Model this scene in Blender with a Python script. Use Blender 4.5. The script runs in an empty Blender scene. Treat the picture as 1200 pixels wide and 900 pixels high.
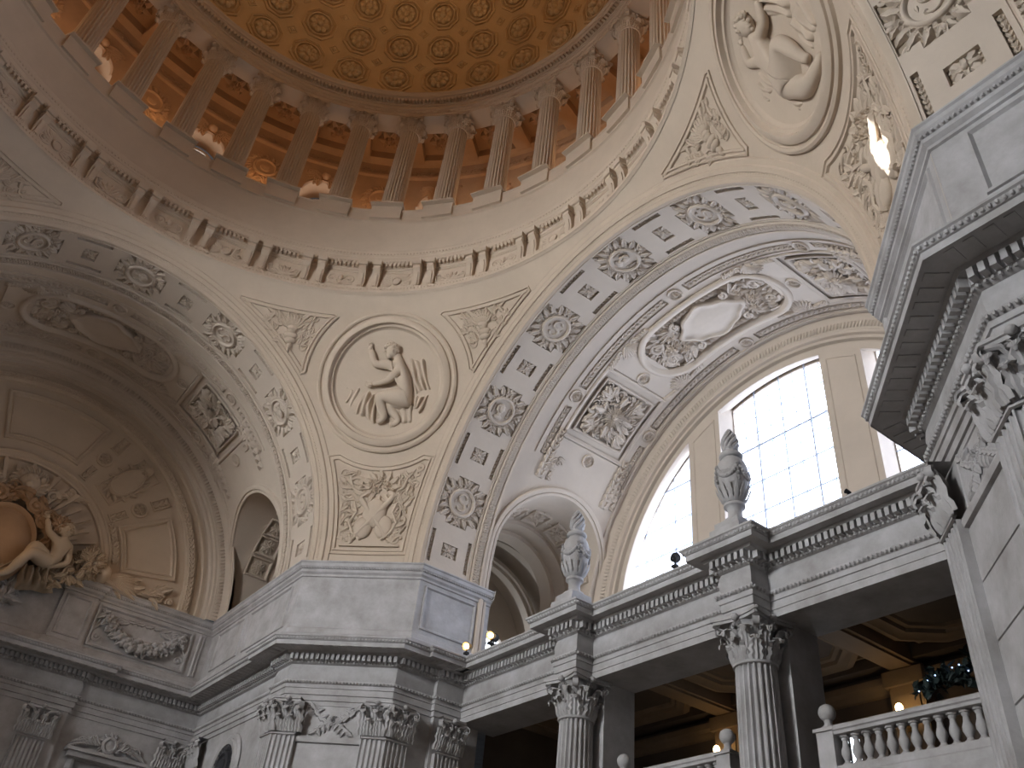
import bpy, bmesh, math, random
from math import sin, cos, pi, radians, sqrt, hypot, atan2, asin, acos, degrees
from mathutils import Matrix, Vector

S = 12.0                      # metres per design unit
HS = 1.1512                   # springing height of the four arches
R = 0.7685                    # radius of the barrel vaults
AE = 1.02                     # distance of the arch fronts from the centre
RS = sqrt(AE * AE + R * R)    # radius of the pendentive sphere
H1, H2 = 1.1534, 0.906        # top of attic, top of main cornice
scene = bpy.context.scene
COL = scene.collection
rng = random.Random(7)

# ------------------------------------------------------------------ camera
CX, CY = -0.1224, -1.3396
YAW, PITCH, ROLL, FPX = 0.989, 0.665, 0.1164, 1024.1763
f_ = Vector((cos(YAW) * cos(PITCH), sin(YAW) * cos(PITCH), sin(PITCH)))
r_ = Vector((sin(YAW), -cos(YAW), 0))
u_ = r_.cross(f_)
r2 = cos(ROLL) * r_ + sin(ROLL) * u_
u2 = -sin(ROLL) * r_ + cos(ROLL) * u_
cam_d = bpy.data.cameras.new('camera')
cam = bpy.data.objects.new('camera', cam_d)
COL.objects.link(cam)
cam_d.sensor_width = 36.0
cam_d.lens = FPX * 36.0 / 1200.0
cam_d.clip_start = 0.1
cam_d.clip_end = 400
cam.matrix_world = Matrix(((r2.x, u2.x, -f_.x, CX * S), (r2.y, u2.y, -f_.y, CY * S), (r2.z, u2.z, -f_.z, 0), (0, 0, 0, 1)))
scene.camera = cam

def px(p):
    d = Vector((p[0] - CX, p[1] - CY, p[2]))
    z = d.dot(f_)
    if z < 1e-3:
        return (-9999, -9999)
    return (600 + FPX * d.dot(r2) / z, 450 - FPX * d.dot(u2) / z)

def seen(p, m=90):
    x, y = px(p)
    return -m < x < 1200 + m and -m < y < 900 + m

# ------------------------------------------------------------------ materials
def mat(name, col, rough=0.75, var=0.12, scale=3.0, bump=0.15, bscale=60.0, stain=None, metal=0.0):
    m = bpy.data.materials.new(name)
    m.use_nodes = True
    nt = m.node_tree
    b = nt.nodes['Principled BSDF']
    b.inputs['Roughness'].default_value = rough
    b.inputs['Metallic'].default_value = metal
    tc = nt.nodes.new('ShaderNodeTexCoord')
    geo = nt.nodes.new('ShaderNodeNewGeometry')
    n1 = nt.nodes.new('ShaderNodeTexNoise')
    n1.inputs['Scale'].default_value = scale * 0.25
    n1.inputs['Detail'].default_value = 6
    n1.inputs['Roughness'].default_value = 0.65
    nt.links.new(geo.outputs['Position'], n1.inputs['Vector'])
    ramp = nt.nodes.new('ShaderNodeValToRGB')
    ramp.color_ramp.elements[0].position = 0.3
    ramp.color_ramp.elements[1].position = 0.72
    lo = tuple(c * (1 - var) for c in (stain or col))
    hi = tuple(min(1, c * (1 + var * 0.6)) for c in col)
    ramp.color_ramp.elements[0].color = (*lo, 1)
    ramp.color_ramp.elements[1].color = (*hi, 1)
    nt.links.new(n1.outputs['Fac'], ramp.inputs['Fac'])
    nt.links.new(ramp.outputs['Color'], b.inputs['Base Color'])
    if bump:
        n2 = nt.nodes.new('ShaderNodeTexNoise')
        n2.inputs['Scale'].default_value = bscale * 0.1
        n2.inputs['Detail'].default_value = 4
        nt.links.new(geo.outputs['Position'], n2.inputs['Vector'])
        bp = nt.nodes.new('ShaderNodeBump')
        bp.inputs['Strength'].default_value = bump
        bp.inputs['Distance'].default_value = 0.05
        nt.links.new(n2.outputs['Fac'], bp.inputs['Height'])
        nt.links.new(bp.outputs['Normal'], b.inputs['Normal'])
    return m

def emis(name, col, strength):
    m = bpy.data.materials.new(name)
    m.use_nodes = True
    nt = m.node_tree
    nt.nodes.remove(nt.nodes['Principled BSDF'])
    e = nt.nodes.new('ShaderNodeEmission')
    e.inputs['Color'].default_value = (*col, 1)
    e.inputs['Strength'].default_value = strength
    nt.links.new(e.outputs[0], nt.nodes['Material Output'].inputs['Surface'])
    return m

M = {
    'plaster': mat('cream plaster', (0.53, 0.435, 0.335), 0.8, 0.08),
    'vault': mat('pale vault plaster', (0.545, 0.465, 0.38), 0.8, 0.07),
    'ground': mat('tan panel ground', (0.38, 0.31, 0.23), 0.85, 0.1),
    'stone': mat('grey limestone', (0.44, 0.435, 0.44), 0.7, 0.18, 5.0, 0.2, stain=(0.37, 0.355, 0.34)),
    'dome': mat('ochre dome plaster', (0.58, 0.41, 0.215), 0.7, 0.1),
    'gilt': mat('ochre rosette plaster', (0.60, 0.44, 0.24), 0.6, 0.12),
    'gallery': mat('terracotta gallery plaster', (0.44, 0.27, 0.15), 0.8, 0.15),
    'statue': mat('tan statue plaster', (0.44, 0.35, 0.25), 0.6, 0.15),
    'shield': mat('bronzed shield plaster', (0.34, 0.22, 0.13), 0.6, 0.2),
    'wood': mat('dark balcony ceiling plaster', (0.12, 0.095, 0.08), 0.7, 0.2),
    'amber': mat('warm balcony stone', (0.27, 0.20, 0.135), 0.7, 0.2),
    'lead': mat('blue-grey window bars', (0.50, 0.57, 0.72), 0.5, 0.1),
    'black': mat('black metal', (0.012, 0.012, 0.014), 0.8, 0.1),
    'iron': mat('black iron grille', (0.03, 0.03, 0.035), 0.6, 0.1),
    'brass': mat('brass lamp metal', (0.55, 0.33, 0.12), 0.35, 0.1, metal=0.8),
    'leafdark': mat('dark green leaves', (0.02, 0.035, 0.03), 0.6, 0.3),
    'floor': mat('warm marble floor', (0.22, 0.18, 0.14), 0.35, 0.1),
    'glass': emis('daylit frosted glass', (0.71, 0.80, 1.0), 6.3),
    'glassp': emis('daylit pane', (0.85, 0.92, 1.0), 4.0),
    'glassw': emis('daylit white glass', (0.96, 0.975, 1.0), 80.0),
    'bulb': emis('warm bulb', (1.0, 0.66, 0.28), 20.0),
    'blue': emis('blue light', (0.4, 0.6, 1.0), 3.0),
}

# ------------------------------------------------------------------ mesh builder
class MB:
    def __init__(s):
        s.V = []
        s.F = []
    def v(s, x, y, z):
        s.V.append((x, y, z))
        return len(s.V) - 1
    def grid(s, rows, cu=False, cv=False):
        i0 = len(s.V)
        n = len(rows[0])
        for r in rows:
            s.V.extend(tuple(p) for p in r)
        m = len(rows)
        for i in range(m if cv else m - 1):
            for j in range(n if cu else n - 1):
                a = i0 + i * n + j
                b = i0 + i * n + (j + 1) % n
                c = i0 + ((i + 1) % m) * n + (j + 1) % n
                d = i0 + ((i + 1) % m) * n + j
                s.F.append((a, b, c, d))
    def poly(s, pts):
        i0 = len(s.V)
        s.V.extend(tuple(p) for p in pts)
        s.F.append(tuple(range(i0, i0 + len(pts))))
    def box(s, x0, x1, y0, y1, z0, z1, T=None):
        P = [(x, y, z) for z in (z0, z1) for y in (y0, y1) for x in (x0, x1)]
        if T:
            P = [T(p) for p in P]
        i = len(s.V)
        s.V.extend(P)
        s.F += [tuple(i + k for k in q) for q in ((0, 2, 3, 1), (4, 5, 7, 6), (0, 1, 5, 4), (2, 6, 7, 3), (0, 4, 6, 2), (1, 3, 7, 5))]
    def prism(s, poly, a, b, T):
        """polygon of (p,q), extruded from a to b; T(p,q,t) -> point"""
        n = len(poly)
        i = len(s.V)
        for t in (a, b):
            s.V.extend(T(p, q, t) for p, q in poly)
        s.F.append(tuple(range(i, i + n)))
        s.F.append(tuple(range(i + 2 * n - 1, i + n - 1, -1)))
        for k in range(n):
            s.F.append((i + k, i + (k + 1) % n, i + n + (k + 1) % n, i + n + k))
    def lathe(s, prof, n=24, c=(0, 0, 0), a0=0.0, a1=2 * pi, T=None):
        full = abs(a1 - a0 - 2 * pi) < 1e-6
        k = n if full else n + 1
        rows = []
        for r, z in prof:
            row = []
            for i in range(k):
                a = a0 + (a1 - a0) * i / n
                p = (c[0] + r * cos(a), c[1] + r * sin(a), c[2] + z)
                row.append(T(p) if T else p)
            rows.append(row)
        s.grid(rows, cu=full)
    def tube(s, pts, rad, n=6, flat=1.0):
        """tube along 3-D points"""
        rows = []
        P = [Vector(p) for p in pts]
        up = Vector((0, 0, 1))
        for i, p in enumerate(P):
            t = (P[min(i + 1, len(P) - 1)] - P[max(i - 1, 0)])
            if t.length < 1e-9:
                t = Vector((1, 0, 0))
            t.normalize()
            sd = t.cross(up)
            if sd.length < 1e-3:
                sd = t.cross(Vector((0, 1, 0)))
            sd.normalize()
            w = sd.cross(t)
            r = rad(i / (len(P) - 1)) if callable(rad) else rad
            rows.append([tuple(p + sd * r * cos(2 * pi * k / n) + w * r * flat * sin(2 * pi * k / n)) for k in range(n)])
        s.grid(rows, cu=True)
        i0 = len(s.V) - n * len(rows)
        s.F.append(tuple(range(i0, i0 + n)))
        s.F.append(tuple(range(len(s.V) - n, len(s.V))))
    def blob(s, c, rx, ry, rz, n=8, m=5, T=None):
        rows = []
        for j in range(m + 1):
            b = -pi / 2 + pi * j / m
            row = []
            for i in range(n):
                a = 2 * pi * i / n
                p = (c[0] + rx * cos(b) * cos(a), c[1] + ry * cos(b) * sin(a), c[2] + rz * sin(b))
                row.append(T(p) if T else p)
            rows.append(row)
        s.grid(rows, cu=True)
    def add(s, o, T=None):
        i = len(s.V)
        s.V.extend(T(p) for p in o.V) if T else s.V.extend(o.V)
        s.F.extend(tuple(k + i for k in f) for f in o.F)
        return s
    # ---- flat ornament pieces, in (u, v, h)
    def leaf(s, x, y, ang, L, W, H=None, h0=0.0, bend=0.0, nl=6, lobes=0.22, tip=0.0):
        H = 0.35 * W if H is None else H
        rows = []
        a = ang
        cx, cy = x, y
        for i in range(nl + 1):
            t = i / nl
            w = W * (sin(pi * min(1, (0.12 + 0.88 * t)) ** 0.8) ** 0.8 if t < 1 else 0.0) * (1 + lobes * (1 if i % 2 else -0.6))
            env = sin(pi * (0.2 + 0.75 * t))
            row = []
            nx, ny = -sin(a), cos(a)
            for k, hh in ((-1, 0.0), (-0.55, 0.95), (0, 0.6), (0.55, 0.95), (1, 0.0)):
                row.append((cx + nx * w * k, cy + ny * w * k, h0 + H * hh * env + tip * t * t))
            rows.append(row)
            cx += cos(a) * L / nl
            cy += sin(a) * L / nl
            a += bend / nl
        s.grid(rows)
    def scroll(s, x, y, r0, turns, a0, w, h0=0.0, cw=1, n=22, flat=0.8):
        pts = []
        for i in range(n + 1):
            t = i / n
            r = r0 * (1 - 0.86 * t)
            a = a0 + cw * 2 * pi * turns * t
            pts.append((x + r * cos(a), y + r * sin(a), h0 + w * 0.3))
        s.tube(pts, lambda t: w * (1 - 0.45 * t), 5, flat)
        s.blob((x, y, h0 + w * 0.3), w * 1.3, w * 1.3, w * 1.1, 6, 4)
    def rosette(s, x, y, r, n=8, H=None, h0=0.0, ph=0.0):
        H = 0.4 * r if H is None else H
        for k in range(n):
            a = ph + 2 * pi * k / n
            s.leaf(x + cos(a) * r * 0.15, y + sin(a) * r * 0.15, a, r * 0.85, r * 0.36 * 8 / n * 0.9, H * 0.7, h0, tip=H * 0.15, nl=4, lobes=0.1)
        for k in range(n):
            a = ph + 2 * pi * (k + 0.5) / n
            s.leaf(x, y, a, r * 0.55, r * 0.2, H * 0.9, h0 + H * 0.2, nl=3, lobes=0.1)
        s.blob((x, y, h0 + H * 0.4), r * 0.2, r * 0.2, H * 0.8, 8, 4)
    def fill(s, inside, bbox, sp, L, W, H, orient=None, h0=0.0, seed=1, jitter=0.8, scr=0.15):
        rg = random.Random(seed)
        x0, x1, y0, y1 = bbox
        nx = max(1, int((x1 - x0) / sp))
        ny = max(1, int((y1 - y0) / sp))
        for i in range(nx):
            for j in range(ny):
                x = x0 + (i + 0.5 + 0.5 * (j % 2 - 0.5)) * (x1 - x0) / nx + rg.uniform(-.25, .25) * sp
                y = y0 + (j + 0.5) * (y1 - y0) / ny + rg.uniform(-.25, .25) * sp
                if not inside(x, y):
                    continue
                a = (orient(x, y) if orient else rg.uniform(0, 2 * pi)) + rg.uniform(-jitter, jitter)
                if rg.random() < scr:
                    s.scroll(x, y, L * 0.5, 1.2, a, W * 0.3, h0 + H * 0.3, rg.choice((-1, 1)), 12)
                else:
                    s.leaf(x - cos(a) * L / 2, y - sin(a) * L / 2, a, L * rg.uniform(.8, 1.25), W * rg.uniform(.8, 1.2), H * rg.uniform(.7, 1.2), h0, rg.uniform(-.9, .9), tip=H * 0.5)
    def loop(s, pts, prof, closed=True):
        """moulding along a flat polyline; prof (offset to the left, h)"""
        n = len(pts)
        nor = []
        for i in range(n):
            if closed:
                a, b, c = pts[i - 1], pts[i], pts[(i + 1) % n]
            else:
                a, b, c = pts[max(0, i - 1)], pts[i], pts[min(n - 1, i + 1)]
            d1 = (b[0] - a[0], b[1] - a[1])
            d2 = (c[0] - b[0], c[1] - b[1])
            l1, l2 = hypot(*d1), hypot(*d2)
            if l1 < 1e-9:
                d1, l1 = d2, l2
            if l2 < 1e-9:
                d2, l2 = d1, l1
            n1 = (-d1[1] / l1, d1[0] / l1)
            n2 = (-d2[1] / l2, d2[0] / l2)
            m = (n1[0] + n2[0], n1[1] + n2[1])
            k = 1 + n1[0] * n2[0] + n1[1] * n2[1]
            k = max(k, 0.25)
            nor.append((m[0] / k, m[1] / k))
        rows = []
        for i in range(n):
            rows.append([(pts[i][0] + nor[i][0] * o, pts[i][1] + nor[i][1] * o, h) for o, h in prof])
        s.grid(rows, cv=closed)

def dens(pts, mx, closed=True):
    out = []
    n = len(pts)
    for i in range(n if closed else n - 1):
        a, b = pts[i], pts[(i + 1) % n]
        k = max(1, int(math.ceil(hypot(b[0] - a[0], b[1] - a[1]) / mx)))
        for j in range(k):
            t = j / k
            out.append((a[0] + (b[0] - a[0]) * t, a[1] + (b[1] - a[1]) * t))
    if not closed:
        out.append(pts[-1])
    return out

def circ(x, y, r, n=48, a0=0, a1=2 * pi, ry=None):
    full = abs(a1 - a0 - 2 * pi) < 1e-6
    ry = r if ry is None else ry
    return [(x + r * cos(a0 + (a1 - a0) * i / n), y + ry * sin(a0 + (a1 - a0) * i / n)) for i in range(n if full else n + 1)]

def bend_cyl(Rr):
    return lambda p: ((Rr - p[2]) * sin(p[0] / Rr), p[1], Rr - (Rr - p[2]) * cos(p[0] / Rr))

def bend_sph(Rr):
    def f(p):
        r = hypot(p[0], p[1])
        if r < 1e-9:
            return (0, 0, p[2])
        t = r / Rr
        k = (Rr - p[2]) * sin(t) / r
        return (p[0] * k, p[1] * k, Rr - (Rr - p[2]) * cos(t))
    return f

def to_mesh(mb, name, material, bend=None, ang=38, smooth=True):
    V = [bend(p) for p in mb.V] if bend else mb.V
    me = bpy.data.meshes.new(name)
    me.from_pydata([(x * S, y * S, z * S) for x, y, z in V], [], mb.F)
    me.validate()
    me.materials.append(material)
    if smooth:
        me.shade_smooth()
        me.set_sharp_from_angle(angle=radians(ang))
    return me

def link(name, me, parent=None, Mx=None):
    o = bpy.data.objects.new(name, me)
    COL.objects.link(o)
    if parent is not None:
        o.parent = parent
    if Mx is not None:
        Mx = Mx.copy()
        Mx.translation = Mx.translation * S
        o.matrix_local = Mx
    return o

def obj(name, mb, material, parent=None, Mx=None, bend=None, ang=38, smooth=True):
    return link(name, to_mesh(mb, name, material, bend, ang, smooth), parent, Mx)

def tag(o, label, cat, group=None):
    o['label'] = label
    o['category'] = cat
    o['kind'] = 'thing'
    if group:
        o['group'] = group
    return o

def thing(name, label, cat, Mx=None, group=None):
    return tag(link(name, None, None, Mx), label, cat, group)

def struct(name, mb, material, parent=None, Mx=None, bend=None, ang=38, label=None):
    o = obj(name, mb, material, parent, Mx, bend, ang)
    if parent is None:
        o['kind'] = 'structure'
        o['category'] = name.split('_')[0]
        o['label'] = label or name.replace('_', ' ')
    return o

def frame(o, u, v, n):
    return Matrix(((u[0], v[0], n[0], o[0]), (u[1], v[1], n[1], o[1]), (u[2], v[2], n[2], o[2]), (0, 0, 0, 1)))

ORD = ('first second third fourth fifth sixth seventh eighth ninth tenth eleventh twelfth thirteenth fourteenth fifteenth sixteenth '
       'seventeenth eighteenth nineteenth twentieth twenty-first twenty-second twenty-third twenty-fourth twenty-fifth twenty-sixth '
       'twenty-seventh twenty-eighth twenty-ninth thirtieth thirty-first thirty-second thirty-third thirty-fourth thirty-fifth thirty-sixth').split()

def wpos(o):
    p = o.matrix_world.translation if o.parent is None else o.matrix_local.translation
    return (p[0] / S, p[1] / S, p[2] / S)

# ------------------------------------------------------------------ sweeps in plan
def plan_normals(path):
    """normals to the left of travel with mitre scale"""
    out = []
    n = len(path)
    for i in range(n):
        d1 = d2 = None
        if i > 0:
            d1 = (path[i][0] - path[i - 1][0], path[i][1] - path[i - 1][1])
        if i < n - 1:
            d2 = (path[i + 1][0] - path[i][0], path[i + 1][1] - path[i][1])
        d1 = d1 or d2
        d2 = d2 or d1
        l1, l2 = hypot(*d1), hypot(*d2)
        n1 = (-d1[1] / l1, d1[0] / l1)
        n2 = (-d2[1] / l2, d2[0] / l2)
        k = max(0.3, 1 + n1[0] * n2[0] + n1[1] * n2[1])
        out.append(((n1[0] + n2[0]) / k, (n1[1] + n2[1]) / k))
    return out

def sweep(path, prof, i0=0, i1=None, mb=None):
    mb = mb or MB()
    N = plan_normals(path)
    i1 = len(path) - 1 if i1 is None else i1
    rows = []
    for i in range(i0, i1 + 1):
        rows.append([(path[i][0] + N[i][0] * d, path[i][1] + N[i][1] * d, z) for d, z in prof])
    # end caps keep the corner lines sharp: one strip per segment
    for a, b in zip(rows[:-1], rows[1:]):
        mb.grid([a, b])
    return mb

def along(path, d, i0, i1, step, fn):
    """call fn(point(x,y), dir, nor) at equal steps along the path offset by d"""
    N = plan_normals(path)
    for i in range(i0, i1):
        a = (path[i][0] + N[i][0] * d, path[i][1] + N[i][1] * d)
        b = (path[i + 1][0] + N[i + 1][0] * d, path[i + 1][1] + N[i + 1][1] * d)
        L = hypot(b[0] - a[0], b[1] - a[1])
        if L < step * 0.7:
            continue
        dr = ((b[0] - a[0]) / L, (b[1] - a[1]) / L)
        nr = (-dr[1], dr[0])
        k = max(1, int(L / step))
        for j in range(k):
            t = (j + 0.5) / k * L
            fn((a[0] + dr[0] * t, a[1] + dr[1] * t), dr, nr)

def dentils(path, i0, i1, d0, d1, z0, z1, step, w):
    mb = MB()
    def f(p, dr, nr):
        mb.box(-w / 2, w / 2, 0, d1 - d0, z0, z1, T=lambda q: (p[0] + dr[0] * q[0] + nr[0] * q[1], p[1] + dr[1] * q[0] + nr[1] * q[1], q[2]))
    along(path, d0, i0, i1, step, f)
    return mb

def beads(path, i0, i1, d, z, step, rx, rz, rd=None):
    mb = MB()
    rd = rd or rz
    def f(p, dr, nr):
        mb.blob((0, 0, 0), rx, rd, rz, 6, 4, T=lambda q: (p[0] + dr[0] * q[0] + nr[0] * q[1], p[1] + dr[1] * q[0] + nr[1] * q[1], z + q[2]))
    along(path, d, i0, i1, step, f)
    return mb

# ------------------------------------------------------------------ acanthus and capitals
def leaf3(mb, O, sd, out, up, prof, groove=0.42):
    rows = []
    n = len(prof)
    fine = []
    for i in range(n - 1):
        for t in (0, .5):
            fine.append(tuple(prof[i][k] * (1 - t) + prof[i + 1][k] * t for k in range(3)))
    fine.append(prof[-1])
    m = len(fine)
    for i, (o, z, w) in enumerate(fine):
        w2 = w * (1.22 if i % 2 else 0.80) if 0 < i < m - 1 else w
        lift = .0045 * min(1, i / 2)
        row = []
        for t, b in ((-1, -0.30), (-0.62, 0.45), (-.3, .05), (0, 0.55), (.3, .05), (0.62, 0.45), (1, -0.30)):
            oo = o + lift + b * w * groove
            row.append((O[0] + sd[0] * w2 * t + out[0] * oo + up[0] * z, O[1] + sd[1] * w2 * t + out[1] * oo + up[1] * z, O[2] + sd[2] * w2 * t + out[2] * oo + up[2] * z))
        rows.append(row)
    mb.grid(rows)

def volute(mb, O, out, up, sd, r, w, flip=1):
    rows = []
    n = 18
    for i in range(n + 1):
        t = i / n
        rr = r * (1 - 0.85 * t)
        a = pi / 2 - flip * 2 * pi * 1.4 * t
        p = [O[k] + out[k] * rr * cos(a) * flip + up[k] * rr * sin(a) for k in range(3)]
        th = r * 0.2
        a_ = [O[k] + out[k] * (rr - th) * cos(a) * flip + up[k] * (rr - th) * sin(a) for k in range(3)]
        rows.append([tuple(p[k] - sd[k] * w for k in range(3)), tuple(p[k] + sd[k] * w for k in range(3)), tuple(a_[k] + sd[k] * w * .7 for k in range(3)), tuple(a_[k] - sd[k] * w * .7 for k in range(3))])
    mb.grid(rows, cu=True)

def capital_round(r=0.040, H=0.092):
    mb = MB()
    k = H / 0.092
    mb.lathe([(r * 1.0, -0.004 * k), (r * 1.1, -0.003 * k), (r * 1.12, 0.001 * k), (r * .96, 0.004 * k), (r * 0.88, 0.01 * k), (r * 0.88, 0.045 * k), (r * 1.0, 0.07 * k), (r * 1.2, 0.08 * k)], 24)
    up = (0, 0, 1)
    for row, (z1, n, ph) in enumerate(((0.040, 8, 0), (0.062, 8, pi / 8))):
        for i in range(n):
            a = ph + 2 * pi * i / n
            out = (cos(a), sin(a), 0)
            sd = (-sin(a), cos(a), 0)
            b = r * (.96 if row == 0 else 0.92)
            w = r * (0.36 if row == 0 else 0.34)
            leaf3(mb, (0, 0, 0), sd, out, up, [(b + .001, 0.002 * k, w), (b + .003, z1 * .35 * k, w * 1.05), (b + .005, z1 * .7 * k, w), (b + .011, z1 * .95 * k, w * .9), (b + .019, z1 * 1.03 * k, w * .8), (b + .025, z1 * .95 * k, w * .6), (b + .024, z1 * .80 * k, w * .2)])
    for i in range(4):
        a = pi / 4 + i * pi / 2
        out = (cos(a), sin(a), 0)
        sd = (-sin(a), cos(a), 0)
        leaf3(mb, (0, 0, 0), sd, out, up, [(r * 1.0, .045 * k, r * .16), (r * 1.25, .062 * k, r * .2), (r * 1.6, .074 * k, r * .2), (r * 1.85, .078 * k, r * .12)])
        volute(mb, (out[0] * r * 1.62, out[1] * r * 1.62, 0.067 * k), out, up, sd, r * 0.30, r * 0.16)
        for sg in (-1, 1):
            a2 = a + sg * 0.62
            o2 = (cos(a2), sin(a2), 0)
            volute(mb, (o2[0] * r * 1.17, o2[1] * r * 1.17, 0.070 * k), (-sin(a2) * sg, cos(a2) * sg, 0), up, o2, r * 0.2, r * 0.12, 1)
        am = i * pi / 2
        om = (cos(am), sin(am), 0)
        mb.blob((om[0] * r * 1.32, om[1] * r * 1.32, 0.085 * k), r * .22, r * .22, r * .2, 7, 4)
    # abacus with concave sides and clipped corners
    poly = []
    for i in range(4):
        a = i * pi / 2
        for t in (-0.92, -0.6, -0.3, 0, 0.3, 0.6, 0.92):
            d = r * (1.22 + 0.30 * t * t)
            l = r * 1.5 * t
            poly.append((d * cos(a) - l * sin(a), d * sin(a) + l * cos(a)))
    for z0, z1, sc in ((0.080, 0.086, 0.97), (0.086, 0.092, 1.04)):
        mb.prism([(x * sc, y * sc) for x, y in poly], z0 * k, z1 * k, lambda p, q, t: (p, q, t))
    return mb

def shaft_round(r0=0.0425, r1=0.039, z0=0.0, z1=0.5, n=22):
    mb = MB()
    rows = []
    for t in (0, 0.35, 0.7, 0.97, 0.985, 1.0):
        z = z0 + (z1 - z0) * t
        r = r0 + (r1 - r0) * t ** 1.4
        row = []
        for i in range(n):
            for j, dd in ((0.0, 0), (0.2, 0), (0.36, -.1), (0.6, -.155), (0.84, -.1)):
                a = 2 * pi * (i + j) / n
                d = dd if t < 0.98 else 0
                row.append(((r + d * r) * cos(a), (r + d * r) * sin(a), z))
        rows.append(row)
    mb.grid(rows, cu=True)
    return mb

def base_round(r=0.0425, h=0.03):
    mb = MB()
    mb.lathe([(r * 1.45, h * .25), (r * 1.5, h * .35), (r * 1.45, h * .5), (r * 1.2, h * .55), (r * 1.2, h * .7), (r * 1.3, h * .75), (r * 1.3, h * .9), (r * 1.02, h)], 24)
    mb.box(-r * 1.5, r * 1.5, -r * 1.5, r * 1.5, 0, h * .25)
    return mb

def pilaster(path, z0, z1, proj=0.013, fl=0.0125, cap=0.092):
    """fluted pilaster wrapping a plan path (left = out); returns shaft, capital builders"""
    sh = MB()
    N = plan_normals(path)
    cut = []
    for i in range(len(path) - 1):
        a = (path[i][0] + N[i][0] * proj, path[i][1] + N[i][1] * proj)
        b = (path[i + 1][0] + N[i + 1][0] * proj, path[i + 1][1] + N[i + 1][1] * proj)
        L = hypot(b[0] - a[0], b[1] - a[1])
        dr = ((b[0] - a[0]) / L, (b[1] - a[1]) / L)
        nr = (-dr[1], dr[0])
        if i == 0:
            cut.append((path[0][0] - nr[0] * .002, path[0][1] - nr[1] * .002))
        k = max(2, int(round((L - .006) / fl)))
        st = L / k
        cut.append(a)
        for j in range(k):
            for t, dd in ((0.14, 0), (0.22, -.0035), (0.5, -.0055), (0.78, -.0035), (0.86, 0)):
                s_ = (j + t) * st
                cut.append((a[0] + dr[0] * s_ + nr[0] * dd, a[1] + dr[1] * s_ + nr[1] * dd))
        cut.append(b)
        if i == len(path) - 2:
            cut.append((path[-1][0] - nr[0] * .002, path[-1][1] - nr[1] * .002))
    sh.grid([[(x, y, z) for x, y in cut] for z in (z0, z1 - cap - .004)])
    cp = MB()
    prof = [(proj, 0), (proj + .004, .001), (proj + .004, .004), (proj - .003, .006), (proj - .003, .055), (proj + .004, .072), (proj + .010, .080), (proj + .016, .080), (proj + .016, .086), (proj + .019, .087), (proj + .019, .092), (-.002, .092)]
    zc = z1 - cap
    # short returns at the ends
    sweep(path, [(d, zc - .004 + z * 1.04) for d, z in prof], mb=cp)
    up = (0, 0, 1)
    for i in range(len(path) - 1):
        a = (path[i][0] + N[i][0] * proj, path[i][1] + N[i][1] * proj)
        b = (path[i + 1][0] + N[i + 1][0] * proj, path[i + 1][1] + N[i + 1][1] * proj)
        L = hypot(b[0] - a[0], b[1] - a[1])
        dr = ((b[0] - a[0]) / L, (b[1] - a[1]) / L)
        nr = (-dr[1], dr[0], 0)
        sd = (dr[0], dr[1], 0)
        nl = max(2, int(round(L / .03)))
        for rw in (0, 1):
            z1_ = .042 if rw == 0 else .064
            for j in range(nl + rw):
                s_ = (j + (.5 if rw == 0 else 0)) * L / nl
                O = (a[0] + dr[0] * s_, a[1] + dr[1] * s_, zc)
                w = L / nl * .44
                leaf3(cp, O, sd, nr, up, [(.001, .004, w), (.004, z1_ * .4, w), (.006, z1_ * .75, w), (.013, z1_, w * .8), (.021, z1_ * 1.02, w * .6), (.024, z1_ * .88, w * .3), (.021, z1_ * .8, w * .1)])
        for e, s_ in ((-1, 0.0), (1, L)):
            O = (a[0] + dr[0] * (s_ + e * .004) + nr[0] * .018, a[1] + dr[1] * (s_ + e * .004) + nr[1] * .018, zc + .068)
            dg = Vector((dr[0] * e + nr[0], dr[1] * e + nr[1], 0)).normalized()
            volute(cp, O, dg, up, (-dg.y, dg.x, 0), .0125, .006)
            cp.tube([(a[0] + dr[0] * (L / 2 + (s_ - L / 2) * .35) + nr[0] * .004, a[1] + dr[1] * (L / 2 + (s_ - L / 2) * .35) + nr[1] * .004, zc + .055), (O[0] * .5 + (a[0] + dr[0] * L / 2) * .5 + nr[0] * .006, O[1] * .5 + (a[1] + dr[1] * L / 2) * .5 + nr[1] * .006, zc + .075), (O[0], O[1], zc + .08)], .004, 5)
            q = L / 2 + (s_ - L / 2) * .3
            volute(cp, (a[0] + dr[0] * q + nr[0] * .014, a[1] + dr[1] * q + nr[1] * .014, zc + .07), (-dr[0] * e, -dr[1] * e, 0), up, nr, .008, .005)
        cp.blob((a[0] + dr[0] * L / 2 + nr[0] * .02, a[1] + dr[1] * L / 2 + nr[1] * .02, zc + .086), .008, .008, .007, 7, 4)
    return sh, cp

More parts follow.
